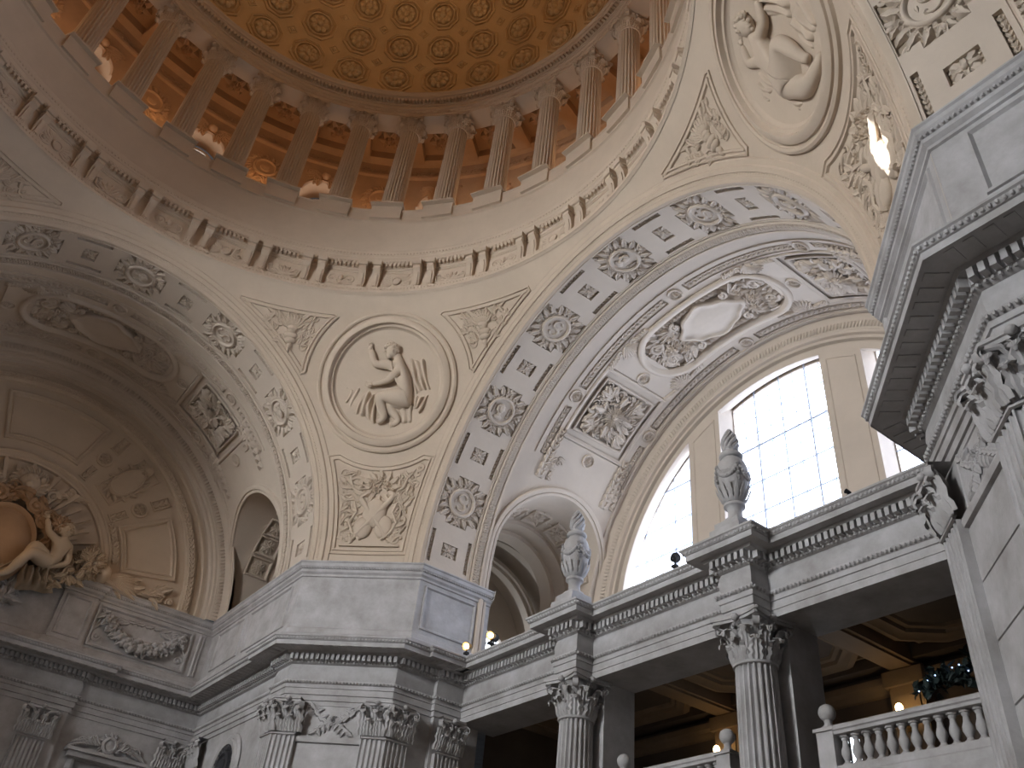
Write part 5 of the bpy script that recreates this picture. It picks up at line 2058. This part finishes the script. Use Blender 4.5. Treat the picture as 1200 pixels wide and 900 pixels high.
# mask on top
lm = MB()
lm.blob((.01, .245, .03), .034, .036, .035, 14, 9)
lm.blob((.01, .232, .055), .016, .014, .016, 8, 6)
for sx in (-1, 1):
    lm.blob((.01 + sx * .013, .256, .058), .006, .005, .005, 6, 4)
    lm.blob((.01 + sx * .032, .27, .035), .011, .012, .010, 8, 5)
hb = MB()
for k in range(22):
    a = k * 2 * pi / 22
    hb.leaf(.01 + .030 * cos(a), .245 + .030 * sin(a), a + .4, .038, .010, .012, .022, bend=.6, tip=.006)
for sx in (-1, 1):
    hb.scroll(.01 + sx * .085, .235, .022, 1.5, 0, .008, .012, sx)
    hb.scroll(.01 + sx * .13, .265, .020, 1.5, 2, .007, .010, -sx)
    for k in range(6):
        hb.leaf(.01 + sx * (.06 + .022 * k), .24 + .006 * k, (0 if sx > 0 else pi) + sx * (.7 - .2 * k), .04, .012, .012, .006, bend=sx * .5)
tm = thing('lion_mask', 'plaster lion mask with scrolling mane above the great shield', 'mask', TF)
obj('face', lm, M['plaster'], tm)
obj('mane', hb, M['plaster'], tm)
# reclining figure on the right of the shield
JT = {'pel': (.1597, -.006, .085, .034), 'waist': (.1700, .016, .090, .028), 'chest': (.1770, .046, .094, .033), 'neck': (.178, .078, .094, .012), 'hd': (.172, .094, .096, .013),
      'shA': (.158, .064, .102, .0145), 'elA': (.1235, .074, .112, .0115), 'wrA': (.102, .120, .106, .008),
      'shB': (.202, .058, .090, .014), 'elB': (.212, .002, .094, .0115), 'wrB': (.158, -.030, .100, .008),
      'hipA': (.150, -.012, .100, .029), 'knA': (.096, -.012, .134, .021), 'anA': (.062, -.092, .128, .0115), 'ftA': (.040, -.112, .136, .009),
      'hipB': (.152, -.004, .085, .028), 'knB': (.098, .026, .112, .021), 'anB': (.088, -.050, .104, .0115), 'ftB': (.068, -.066, .110, .009)}
tf = thing('reclining_statue', 'pale nude figure statue leaning on the great shield, arm raised', 'statue', TF)
bd_ = figure(JT, B1)
hr = head(bd_, (.170, .102, .098), .0235, 2.6)
hand(bd_, (.102, .120), 2.0, .012, .106)
hand(bd_, (.158, -.030), pi, .012, .100)
obj('body', bd_, M['statue'], tf, None, None, 180)
obj('hair', hr, M['statue'], tf, None, None, 180)
cl = MB()
folds(cl, ((.10, -.02), (.20, -.015), (.215, -.075), (.10, -.10)), 5, .07, 3)
cl.V = [(x, y, z + .02) for x, y, z in cl.V]
obj('drapery', cl, M['statue'], tf, None, None, 180)
wr = MB()
for k in range(40):
    a = k * 2.399
    r = .026 * sqrt(k / 40)
    wr.leaf(.148 + r * cos(a), .112 + r * sin(a), a, .022, .008, .010, .075 + .03 * (1 - k / 40), tip=.006)
tobj('laurel_bunch', wr, 'shield', 'dark laurel bunch behind the head of the leaning statue', 'foliage')
cu = MB()
rg2 = random.Random(12)
for k in range(70):
    a, r = rg2.uniform(0, 2 * pi), .048 * sqrt(rg2.random())
    x, y = .283 + r * cos(a) * .85, .044 + r * sin(a)
    h = .075 * sqrt(max(.05, 1 - (r / .052) ** 2))
    cu.leaf(x, y, a + rg2.uniform(-1, 1), .024, .009, .012, h, bend=rg2.uniform(-1, 1), tip=.008)
    cu.blob((x, y, h), .009, .009, .009, 6, 4)
tobj('grape_cluster', cu, 'statue', 'round cluster of curling fruit and leaves right of the statue', 'foliage')
tr = MB()
tr.blob((.335, .034, .02), .030, .034, .05, 14, 9)
for k in range(7):
    tr.leaf(.34, .018, -.12 + k * .12, .15 - .006 * k, .012, .014, .03, bend=-.3, lobes=.1, tip=-.02)
for k in range(16):
    tr.leaf(.40 + rg2.uniform(-.03, .14), .022 + rg2.uniform(-.015, .03), rg2.uniform(-.6, .8), .05, .012, .014, .012, bend=rg2.uniform(-.6, .6), tip=.006)
for k in range(5):
    tr.scroll(.44 + k * .035, .024, .014, 1.4, k, .005, .01, 1 if k % 2 else -1)
tobj('trophy_relief', tr, 'plaster', 'trophy of helmet, wing and leaves along the lunette foot', 'relief')
bl = MB()
for k in range(34):
    x, y = .215 + rg2.uniform(-.06, .05), -.015 + rg2.uniform(-.04, .025)
    bl.leaf(x, y, rg2.uniform(0, 6.28), .036, .012, .014, .04 + rg2.uniform(0, .03), bend=rg2.uniform(-.8, .8), tip=.010)
tobj('leaf_spray', bl, 'statue', 'leaf spray spilling under the knees of the leaning statue', 'foliage')
# pendant leafage below the shield, on the attic
pn = MB()
pn.fill(lambda x, y: (x / .13) ** 2 + ((y + .10) / .085) ** 2 < 1, (-.14, .14, -.19, -.01), .022, .045, .013, .02, lambda x, y: -pi / 2 + x * 8, .012, 6, .8, .25)
tobj('leaf_pendant', pn, 'stone', 'weathered stone leaf pendant hanging below the great shield', 'relief')

# swag panel on the attic
sw = thing('garland_panel', 'stone attic panel with a hanging fruit garland', 'relief panel', frame((.535, 1.735, 1.03), (1, 0, 0), (0, 0, 1), (0, -1, 0)))
fm = MB()
fm.loop([(-.165, -.070), (.165, -.070), (.165, .070), (-.165, .070)], [(0, 0), (.001, .007), (.006, .008), (.010, .002), (.012, -.002)])
obj('frame', fm, M['stone'], sw)
ga = MB()
for i in range(64):
    t = i / 63 * 2 - 1
    x = t * .135
    y = .040 - .075 * (1 - t * t)
    w = .020 * (1 - .55 * t * t)
    for q in range(3):
        r = rg2.uniform(.006, .012) * (1 - .35 * t * t)
        ga.blob((x + rg2.uniform(-.006, .006), y + rg2.uniform(-w, w), .010 + rg2.uniform(0, .012)), r, r, r, 7, 5)
    if i % 3 == 0:
        ga.leaf(x, y, rg2.uniform(-2.6, -.5), .034, .010, .010, .010, tip=.005)
for sx in (-1, 1):
    ga.rosette(sx * .138, .045, .016, 7, .016)
obj('garland', ga, M['stone'], sw)
rbn = MB()
for sx in (-1, 1):
    for k in range(5):
        rbn.leaf(sx * (.135 - .02 * k), .05 - .003 * k, (-pi / 2) + sx * (.1 + .25 * k), .05 if k else .09, .009, .007, 0, bend=sx * .7)
    rbn.scroll(sx * .14, -.035, .015, 1.4, 0, .005, 0, sx)
for k in range(7):
    rbn.leaf(-.09 + k * .03, .045, -.3 + .1 * k, .035, .008, .006, 0, bend=.6)
obj('ribbon', rbn, M['stone'], sw)
# ================================================================== PILASTERS, SCREEN, BALCONY
def pil(path, lb, z0=-.1):
    sh, cp = pilaster(path, z0, ZA, .014, .0115, .094)
    t = thing('fluted_pilaster', lb, 'pilaster', None, 'fluted stone pilasters of the lower storey')
    obj('shaft', sh, M['stone'], t, None, None, 60)
    obj('capital', cp, M['stone'], t, None, None, 50)
    return t
def on(a, b, t):
    return (a[0] + (b[0] - a[0]) * t, a[1] + (b[1] - a[1]) * t)
KA, KB = (K, J), (J, K)
CHL = hypot(KA[0] - KB[0], KA[1] - KB[1])
def ch(s_):                         # point on the canted face, s_ from its right end
    return on(KA, KB, s_ / CHL)
pil([(KA[0] + .062, J), KA, ch(.062)], 'fluted corner pilaster at the right end of the canted pier')
pil([ch(CHL - .062), KB, (J, KB[1] + .062)], 'fluted corner pilaster at the left end of the canted pier')
pil([(1.235, J - .015), (1.158, J - .015)], 'fluted pilaster where the column screen meets the canted pier')
pil([(J + .014, 1.60), (J + .014, 1.68)], 'shadowed pilaster in the recess beside the arched doorway')
pil([(.785, 1.755), (.715, 1.755)], 'dark pilaster in the corner under the lunette')
pil([(.37, 1.737), (.285, 1.737)], 'dark fluted pilaster at the lower left edge')
m_ = lambda p: (p[0], -p[1])
pil([m_(ch(.062)), m_(KA), (KA[0] + .062, -J)], 'large fluted pilaster at right where the column screen ends')
pil([(J, -KB[1] - .062), m_(KB), m_(ch(CHL - .062))], 'fluted corner pilaster with large capital at the right edge')
# leaf panels between the pilasters of the canted faces
def spray():
    mb = MB()
    rg = random.Random(5)
    for sx in (-1, 1):
        mb.tube([(0, -.012, .003), (sx * .02, -.002, .005), (sx * .042, .012, .004), (sx * .058, .030, .003)], .003, 5)
        mb.tube([(0, .004, .003), (sx * .02, -.012, .004), (sx * .045, -.030, .003)], .003, 5)
        for k in range(9):
            t = k / 8
            mb.leaf(sx * .058 * t, -.012 + .040 * t * t, pi / 2 - sx * (.9 - k % 2 * 1.8), .024, .007, .006, .002, bend=sx * .5)
            mb.leaf(sx * .045 * t, .004 - .034 * t, -pi / 2 + sx * (.9 - k % 2 * 1.6), .022, .007, .006, .002, bend=sx * .5)
        mb.scroll(sx * .05, .028, .010, 1.3, 0, .003, .002, sx)
    mb.rosette(0, .0, .014, 7, .012)
    return mb
spm = to_mesh(spray(), 'spray', M['stone'], None, 60)
sm_ = MB()
sm_.loop([(-.085, -.046), (.085, -.046), (.085, .040), (-.085, .040)], [(0, 0), (.001, .002), (.003, .002), (.004, 0)])
spf = to_mesh(sm_, 'frame', M['stone'])
c45 = sqrt(.5)
for sy, lb in ((1, 'leaf spray relief between the capitals of the canted pier'), (-1, 'large leaf spray relief between capitals at the right edge')):
    d = 1.285 + .004
    F = frame((d * c45, sy * d * c45, .702), (c45, -sy * c45, 0) if sy > 0 else (-c45, -c45, 0), (0, 0, 1), (-c45, -sy * c45, 0))
    t = thing('spray_relief', lb, 'relief panel', F)
    link('frame', spf, t)
    link('spray', spm, t)
# string courses on the canted faces
for sy, own in ((1, 'wall_corner'), (-1, 'wall_right')):
    mb = MB()
    pth = [ch(.062), ch(CHL - .062)]
    if sy < 0:
        pth = [m_(pth[1]), m_(pth[0])]
    sweep(pth, [(-.004, .640), (.006, .641), (.008, .648), (.006, .655), (-.004, .656)], mb=mb)
    obj('string_course', mb, M['stone'], bpy.data.objects[own])
    jt = MB()
    for z in [.08 * i for i in range(-2, 8)]:
        sweep(pth, [(-.0035, z), (.0006, z + .001), (.0006, z + .078), (-.0035, z + .079)], mb=jt)
    obj('block_courses', jt, M['stone'], bpy.data.objects[own])

# arched doorway in the left jamb of the corner pier bay
dr_ = MB()
JF = frame((J + .014, 1.385, .56), (0, -1, 0), (0, 0, 1), (-1, 0, 0))
dr_.loop([(-.105, -.5)] + [(-.105 * cos(pi * i / 24), .06 + .105 * sin(pi * i / 24)) for i in range(25)] + [(.105, -.5)], [(-.030, 0), (-.030, .010), (-.018, .012), (-.014, .006), (-.004, .006), (0, .002), (.004, .0)], False)
dd = struct('door_1', dr_, M['stone'], None, JF, label='arched doorway with dark iron grille at lower left')
gl = MB()
gl.poly([(-.1, -.5, .0015)] + [(-.1 * cos(pi * i / 24), .06 + .1 * sin(pi * i / 24), .0015) for i in range(25)] + [(.1, -.5, .0015)])
obj('panel', gl, M['black'], dd)  # flat black sheet painting in the darkness of the doorway opening
gg = MB()
gg.lathe([(.052, 0), (.050, .010), (.042, .012), (.038, .006), (.030, .006), (.028, .012), (.0, .014)], 24, (0, .065, .002), T=None)
for k in range(9):
    a = pi * k / 8
    gg.leaf(.055 * cos(a), .065 + .055 * sin(a), a, .04, .010, .006, .003)
for k in range(-4, 5):
    gg.tube([(k * .022, -.5, .004), (k * .022, .0, .004)], .003, 5)
obj('grille', gg, M['iron'], dd)
# dark doorcase on the lunette wall below
dc = MB()
DF = frame((.56, 1.755, .60), (1, 0, 0), (0, 0, 1), (0, -1, 0))
dc.box(-.115, .115, .035, .05, 0, .03)
dc.box(-.125, .125, .050, .060, 0, .04)
dc.loop([(-.085, -.6), (-.085, .03), (.085, .03), (.085, -.6)], [(0, 0), (0, .010), (.008, .012), (.014, .006), (.02, 0)], False)
d2 = struct('door_2', dc, M['stone'], None, DF, label='dark stone doorcase under the lunette')
do = MB()
for sx in (-1, 1):
    for k in range(9):
        do.leaf(sx * (.03 + .008 * k), .085, (0 if sx > 0 else pi) + sx * (.8 - k * .2), .035, .009, .008, .003, bend=sx * .6)
    do.scroll(sx * .085, .090, .014, 1.4, 0, .004, .003, sx)
do.lathe([(.026, 0), (.025, .010), (.018, .014), (.014, .008), (0, .012)], 20, (0, .092, 0))
for k in range(12):
    do.leaf(.024 * cos(k * .52), .092 + .024 * sin(k * .52), k * .52 + .5, .018, .006, .006, .004)
obj('wreath', do, M['stone'], d2)

# columns of the screen
s_m = to_mesh(shaft_round(.0425, .0395, .435, ZA - .094 + .003, 22), 'shaft', M['stone'], ang=50)
c_m = to_mesh(capital_round(.0395, .094), 'capital', M['stone'], ang=50)
b_m = to_mesh(base_round(.0425, .035), 'base', M['stone'])
for y, lb in ((SCY, 'fluted stone column with leafy capital, left one of the screen pair'), (-SCY, 'fluted stone column with leafy capital, right one of the screen pair')):
    t = thing('screen_column', lb, 'column', Matrix.Translation((SCX - .013, y, 0)), 'fluted columns of the balcony screen')
    link('base', b_m, t, Matrix.Translation((0, 0, .40)))
    link('shaft', s_m, t)
    link('capital', c_m, t, Matrix.Translation((0, 0, ZA - .094)))
    pr = MB()
    pr.box(SCX + .028, SCX + .125, y - .05, y + .05, .40, ZA)
    struct('pillar', pr, M['stone'], label='square stone pier behind the %s screen column' % ('left' if y > 0 else 'right'))
# beam soffit
bm = MB()
bm.box(SCX - .002, SCX + .125, -.80, .80, ZA - .0005, .86)
bq = struct('beam', bm, M['stone'], label='stone beam over the balcony openings')

# balcony room
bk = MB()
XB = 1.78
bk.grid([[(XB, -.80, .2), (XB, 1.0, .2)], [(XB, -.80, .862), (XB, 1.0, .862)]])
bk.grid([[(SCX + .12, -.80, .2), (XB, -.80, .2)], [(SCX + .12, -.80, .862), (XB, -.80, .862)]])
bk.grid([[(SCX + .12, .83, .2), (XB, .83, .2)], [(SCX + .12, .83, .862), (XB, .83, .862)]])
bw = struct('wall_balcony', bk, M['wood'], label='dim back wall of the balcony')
cn = MB()
cn.add(sweep([(XB, -.80), (XB, .83)], [(0, .77), (.01, .772), (.016, .785), (.03, .79), (.032, .805), (0, .81)]))
cn.add(sweep([(XB, -.80), (XB, .83)], [(0, .72), (.008, .722), (.008, .735), (0, .738)]))
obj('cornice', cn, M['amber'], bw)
for y in (-SCY, SCY):
    q = MB()
    q.box(XB - .035, XB, y - .042, y + .042, .2, .80)
    q.box(XB - .045, XB, y - .05, y + .05, .775, .81)
    q.box(XB - .038, XB, y - .03, y + .03, .25, .755)
    obj('wall_pilaster', q, M['amber'], bw)
    for sg in (-1, 1):
        q = MB()
        q.box(XB - .012, XB, y + sg * .14 - .055, y + sg * .14 + .055, .25, .70)
        q.box(XB - .016, XB, y + sg * .14 - .062, y + sg * .14 + .062, .70, .712)
        obj('wall_panel', q, M['wood'], bw)
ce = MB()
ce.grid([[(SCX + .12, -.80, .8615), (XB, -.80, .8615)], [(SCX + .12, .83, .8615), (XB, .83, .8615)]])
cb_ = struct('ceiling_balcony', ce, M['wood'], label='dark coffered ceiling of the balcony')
for y in (-SCY, SCY, -.80, .80):
    q = MB()
    q.box(SCX + .12, XB, y - .035, y + .035, .818, .862)
    q.box(SCX + .12, XB, y - .026, y + .026, .812, .82)
    obj('ceiling_beam', q, M['amber'], cb_)
q = MB()
q.box(SCX + .12, SCX + .16, -.8, .8, .83, .862)
q.box(XB - .05, XB, -.8, .8, .826, .862)
obj('ceiling_border', q, M['wood'], cb_)
for y0, y1 in ((-.765, -.301), (-.231, .231), (.301, .765)):
    x0, x1 = SCX + .17, XB - .06
    c_ = .07
    q = MB()
    pts = [(x0 + c_, y0 + .03), (x1 - c_, y0 + .03), (x1, y0 + .03 + c_), (x1, y1 - .03 - c_), (x1 - c_, y1 - .03), (x0 + c_, y1 - .03), (x0, y1 - .03 - c_), (x0, y0 + .03 + c_)]
    l2 = MB()
    l2.loop(pts, [(-.02, 0), (-.02, .022), (-.004, .026), (.004, .018), (.016, .016), (.020, .008), (.030, .006), (.034, 0)])
    q.add(l2, T=lambda p: (p[0], p[1], .8615 - p[2]))
    for sx, sy in ((0, 0), (1, 0), (0, 1), (1, 1)):
        xa = x0 if sx == 0 else x1
        ya = y0 + .03 if sy == 0 else y1 - .03
        l3 = MB()
        tri = [(xa, ya), (xa + (c_ - .025) * (1 - 2 * sx), ya), (xa, ya + (c_ - .025) * (1 - 2 * sy))]
        if (sx + sy) % 2:
            tri = tri[::-1]
        l3.loop(tri, [(0, 0), (0, .014), (.006, .014), (.009, 0)])
        q.add(l3, T=lambda p: (p[0], p[1], .8615 - p[2]))
    obj('coffer_frame', q, M['amber'], cb_)
fb = MB()
fb.box(1.20, XB, -.80, .83, .36, .42)
struct('floor_balcony', fb, M['stone'], label='balcony floor behind the column screen')
fq = MB()
fq.grid([[(1.20, -.8, -.2), (1.20, .8, -.2)], [(1.20, -.8, .37), (1.20, .8, .37)]])
struct('wall_below', fq, M['stone'], label='stone wall below the balcony')

# balustrades
BX = 1.262
bal = MB()
bal.lathe([(.0085, 0), (.0085, .004), (.006, .006), (.0045, .009), (.0065, .014), (.0090, .020), (.0085, .026), (.0055, .034), (.0045, .042), (.0060, .044), (.0060, .047), (.0085, .048), (.0085, .052)], 14)
bal_m = to_mesh(bal, 'baluster', M['stone'], ang=40)
bp = MB()
bp.box(-.016, .016, -.017, .017, -.06, .060)
bp.box(-.020, .020, -.021, .021, .060, .066)
bp.box(-.018, .018, -.019, .019, -.06, -.035)
bp.add(MB(), None)
bp_m = to_mesh(bp, 'post', M['stone'])
bb = MB()
bb.lathe([(.016, .066), (.015, .069), (.009, .073), (.0065, .078), (.0075, .081), (.0075, .083)], 20)
bb.blob((0, 0, .0965), .0155, .0155, .0155, 20, 12)
bb_m = to_mesh(bb, 'ball_finial', M['stone'], ang=50)
BZ = .4625
posts = [(.384, 'left of the left column'), (.145, 'right of the left column'), (-.150, 'left of the right column'), (-.384, 'right of the right column')]
for y, lb in posts:
    t = thing('newel_post', 'stone newel post with a ball finial, ' + lb, 'newel post', Matrix.Translation((BX, y, BZ)))
    link('post', bp_m, t)
    link('ball_finial', bb_m, t)
for y0, y1, lb in ((-.80, -.402, 'stone balustrade of the right balcony opening'), (-.132, .127, 'stone balustrade of the middle balcony opening'), (.402, .80, 'stone balustrade of the left balcony opening')):
    t = thing('balustrade', lb, 'balustrade', Matrix.Translation((BX, (y0 + y1) / 2, BZ)))
    h = (y1 - y0) / 2
    r = MB()
    r.prism([(-.015, .052), (.015, .052), (.016, .057), (.019, .059), (.019, .064), (.015, .068), (-.015, .068), (-.019, .064), (-.019, .059), (-.016, .057)], -h, h, lambda p_, q_, t_: (p_, t_, q_))
    obj('rail', r, M['stone'], t)
    b_ = MB()
    b_.prism([(-.015, 0), (-.017, -.004), (-.017, -.012), (-.021, -.016), (-.021, -.06), (.02, -.06), (.02, 0)], -h, h, lambda p_, q_, t_: (p_, t_, q_))
    b_.loop([(0, 0)] * 3, [(0, 0)]) if False else None
    obj('plinth', b_, M['stone'], t)
    n_ = int(2 * h / .0214)
    for i in range(n_):
        link('baluster', bal_m, t, Matrix.Translation((0, -h + (i + .5) * 2 * h / n_, 0)))

# urns on the cornice breaks
ur = MB()
UZ = .912
ur.box(-.040, .040, -.040, .040, 0, .030)
ur.box(-.032, .032, -.032, .032, .030, .048)
ub = MB()
ub.lathe([(.030, .048), (.026, .056), (.016, .064), (.0145, .078), (.017, .088), (.023, .091), (.023, .097), (.018, .100), (.022, .108), (.030, .128), (.0345, .155), (.0355, .175), (.034, .190), (.029, .204), (.022, .212), (.020, .216)], 28)
ul = MB()
ul.lathe([(.021, .216), (.026, .218), (.027, .223), (.025, .227), (.016, .230), (.014, .236), (.018, .242), (.012, .250), (.0001, .253)], 24)
ul.V = list(ul.V)
fl_ = MB()
for k in range(9):
    a0 = k * 2 * pi / 9
    pts = []
    for i in range(7):
        t = i / 6
        rr = .016 * sin(pi * (.25 + .72 * t)) + .001
        a = a0 + t * 2.4
        pts.append((rr * cos(a), rr * sin(a), .240 + .058 * t))
    fl_.tube(pts, lambda t: .006 * (1 - .7 * t), 5)
fo_ = MB()
for k in range(4):
    a0 = k * pi / 2 + .3
    for i in range(13):
        t = i / 12 * 2 - 1
        a = a0 + t * pi / 4
        z = .186 - .030 * (1 - t * t)
        r = .0345
        fo_.blob((r * cos(a), r * sin(a), z), .0060, .0060, .0065, 6, 4)
    for s_ in (-1, 1):
        a = a0 + s_ * pi / 4
        for j in range(3):
            fo_.blob((.035 * cos(a), .035 * sin(a), .172 - .011 * j), .0048 - .0006 * j, .0048, .007, 6, 4)
    l2 = MB()
    for j in range(5):
        l2.leaf(0, 0, pi / 2 + (j - 2) * .5, .026, .006, .006)
    fo_.add(l2, T=lambda p: ((.0335 + p[2] - .1 * p[1]) * cos(a0 + p[0] / .035), (.0335 + p[2] - .1 * p[1]) * sin(a0 + p[0] / .035), .150 - p[1] * .9 + .02))
for k in range(14):
    a = k * 2 * pi / 14
    leaf3(fo_, (0, 0, 0), (-sin(a), cos(a), 0), (cos(a), sin(a), 0), (0, 0, 1), [(.0185, .100, .004), (.0235, .110, .0055), (.031, .128, .005), (.034, .140, .001)])
u_parts = [('pedestal', to_mesh(ur, 'pedestal', M['stone'])), ('body', to_mesh(ub, 'body', M['stone'], ang=60)), ('lid', to_mesh(ul, 'lid', M['stone'], ang=60)), ('flame_finial', to_mesh(fl_, 'flame_finial', M['stone'], ang=80)), ('garland', to_mesh(fo_, 'garland', M['stone'], ang=80))]
for y, lb in ((SCY, 'garlanded stone urn with flame finial in front of the side arch'), (-SCY, 'garlanded stone urn with flame finial silhouetted against the window')):
    t = thing('stone_urn', lb, 'urn', Matrix.Translation((1.195, y, UZ)), 'urns on the column screen')
    for nm, me in u_parts:
        link(nm, me, t)

# lamps
def spotlamp(loc, aim, lb, lit=True):
    F = Matrix.Translation(loc)
    t = thing('spotlight', lb, 'lamp', F)
    st = MB()
    st.box(-.006, .006, -.006, .006, 0, .006)
    st.tube([(0, 0, .004), (0, 0, .020)], .0022, 6)
    obj('stand', st, M['black'], t)
    hd = MB()
    d = Vector(aim).normalized()
    q = d.to_track_quat('Z', 'Y').to_matrix()
    hd.lathe([(.0001, -.018), (.007, -.017), (.009, -.008), (.011, .006), (.012, .008), (.0105, .008), (.0085, .0)], 16, T=lambda p: tuple(q @ Vector(p) + Vector((0, 0, .024))))
    obj('housing', hd, M['brass'] if lit else M['black'], t)
    if lit:
        bl_ = MB()
        bl_.blob((0, 0, .002), .0075, .0075, .006, 10, 6, T=lambda p: tuple(q @ Vector(p) + Vector((0, 0, .024))))
        obj('bulb', bl_, M['bulb'], t)
    return t
spotlamp((1.165, .690, .908), (-.8, -.4, -.35), 'small lit brass spotlight on the cornice by the attic corner')
spotlamp((1.165, .575, .908), (-.8, -.5, -.35), 'small lit spotlight on the cornice below the side arch')
spotlamp((1.19, .597, .915), (.8, .5, .5), 'black unlit spotlight behind the lit one below the side arch', False)
spotlamp((1.175, -.105, .908), (.8, .4, .6), 'black floodlight on the cornice against the left window', False)
tc = spotlamp((1.178, -.548, .906), (-.8, .2, .1), 'tiny black camera head on the cornice before the middle window', False)
tc.scale = (.42, .42, .42)
tc.name = 'security_camera'
tc['category'] = 'camera'
for y, lb in ((-SCY, 'glowing globe sconce on the balcony back wall, right of the right column'), (SCY, 'glowing globe sconce on the balcony back wall, left of the right column')):
    t = thing('wall_sconce', lb, 'sconce', Matrix.Translation((XB - .042, y, .70)))
    a_ = MB()
    a_.box(-.001, .006, -.010, .010, -.03, .02)
    a_.tube([(0, 0, -.015), (-.02, 0, -.022), (-.034, 0, -.012), (-.036, 0, -.002)], .003, 6)
    a_.lathe([(.004, -.006), (.010, -.002), (.011, .002), (.009, .003)], 14, (-.036, 0, 0))
    obj('bracket', a_, M['brass'], t)
    g_ = MB()
    g_.blob((-.036, 0, .011), .0085, .0085, .011, 14, 10)
    obj('globe', g_, M['bulb'], t)

# lit doorway pane in the balcony back wall, and dark greenery hung with blue lights
wp = MB()
wp.loop([(-.03, -.12), (.03, -.12), (.03, .05), (-.03, .05)], [(-.010, 0), (-.010, .008), (0, .008), (.002, .002)])
w8 = struct('window_8', wp, M['wood'], None, frame((XB - .012, -.088, .66), (0, -1, 0), (0, 0, 1), (-1, 0, 0)), label='bright daylit window behind the balusters of the balcony')
q = MB()
q.poly([(-.03, -.12, .002), (.03, -.12, .002), (.03, .05, .002), (-.03, .05, .002)])
obj('pane', q, M['glassp'], w8)
q = MB()
q.box(-.002, .002, -.12, .05, .002, .005)
q.box(-.03, .03, -.04, -.036, .002, .005)
obj('glazing_bars', q, M['black'], w8)
gt = thing('hanging_garland', 'dark hanging greenery with tiny blue lights behind the right balustrade', 'garland', Matrix.Translation((1.55, -.50, .70)))
gl_ = MB()
rg3 = random.Random(4)
def gpt(t):
    return (0.0, .085 - .17 * t, -.03 + .05 * t + .012 * sin(t * 9))
for i in range(150):
    p = gpt(rg3.random())
    v0 = (p[0] + rg3.uniform(-.02, .02), p[1] + rg3.uniform(-.02, .02), p[2] + rg3.uniform(-.02, .02))
    l2 = MB()
    l2.leaf(0, 0, rg3.uniform(0, 6.28), .022, .006, .003, bend=rg3.uniform(-.6, .6), nl=3)
    ea = Matrix.Rotation(rg3.uniform(0, 6.28), 3, 'X') @ Matrix.Rotation(rg3.uniform(0, 6.28), 3, 'Y')
    gl_.add(l2, T=lambda c: tuple(ea @ Vector(c) + Vector(v0)))
gl_.tube([gpt(i / 12) for i in range(13)], .004, 5)
obj('leaves', gl_, M['leafdark'], gt)
for i in range(10):
    p = gpt((i + .5) / 10)
    q = MB()
    q.blob((p[0] - .018, p[1] + rg3.uniform(-.012, .012), p[2] + rg3.uniform(-.015, .015)), .0016, .0016, .0016, 6, 4)
    obj('light', q, M['blue'], gt)
# ================================================================== LIGHT
def area(name, loc, tgt, size, energy, col):
    l = bpy.data.lights.new(name, 'AREA')
    l.shape = 'DISK'; l.size = size * S; l.energy = energy; l.color = col
    o = bpy.data.objects.new(name, l); COL.objects.link(o)
    o.location = Vector(loc) * S
    o.rotation_euler = (Vector(tgt) - Vector(loc)).to_track_quat('-Z', 'Y').to_euler()
    return o
def point(name, loc, energy, col, rad=.01):
    l = bpy.data.lights.new(name, 'POINT')
    l.energy = energy; l.color = col; l.shadow_soft_size = rad * S
    o = bpy.data.objects.new(name, l); COL.objects.link(o)
    o.location = Vector(loc) * S
    return o
WARM = (1.0, .60, .30)
AMB = (1.0, .66, .36)
def spot(name, loc, tgt, energy, col, ang, blend=.6, rad=.01):
    l = bpy.data.lights.new(name, 'SPOT')
    l.energy = energy; l.color = col; l.spot_size = radians(ang); l.spot_blend = blend; l.shadow_soft_size = rad * S
    o = bpy.data.objects.new(name, l); COL.objects.link(o)
    o.location = Vector(loc) * S
    o.rotation_euler = (Vector(tgt) - Vector(loc)).to_track_quat('-Z', 'Y').to_euler()
    return o
# lamps standing in the ring gallery, and added unseen spots that brighten the dome
for k in range(16):
    a = radians(22.5 * k + 11.25)
    point('gallery_lamp', (1.13 * cos(a), 1.13 * sin(a), 2.56), 62, WARM, .02)
    b_ = radians(22.5 * k + 5.6)
    spot('dome_fill_spot', (.945 * cos(b_), .945 * sin(b_), 3.135), (-.3 * cos(b_), -.3 * sin(b_), 3.85), 140, AMB, 110, .8, .03)
# warm lamps on the ledge under the sculpted lunette
for x in (-.45, 0, .45):
    point('lunette_lamp', (x, 1.50, 1.17), 24, WARM, .03)
for y in (-SCY, SCY):
    point('sconce_light', (XB - .09, y, .714), 1.3, (1.0, .55, .22), .013)
# shaft of sunlight that falls through a drum window onto the near right spandrel
for el_, an in ((5.6, .5), (6.9, .62), (8.3, .62), (9.5, .5)):
    tg = Vector((RS * cos(radians(el_)) * cos(radians(-46.5)), RS * cos(radians(el_)) * sin(radians(-46.5)), HS + RS * sin(radians(el_))))
    spot('sun_shaft', (-.72, .62, 2.42), tg, 110000, (1, 1, 1), an * 1.9, .1, .001)
w = bpy.data.worlds.new('World')
scene.world = w
w.use_nodes = True
w.node_tree.nodes['Background'].inputs['Color'].default_value = (.75, .85, 1.0, 1)
w.node_tree.nodes['Background'].inputs['Strength'].default_value = 0.06
vs = scene.view_settings
vs.view_transform = 'Standard'
vs.look = 'None'
vs.gamma = 1.0
vs.use_curve_mapping = False
vs.exposure = 0.12
scene.cycles.use_denoising = True
scene.cycles.max_bounces = 8
scene.cycles.diffuse_bounces = 4
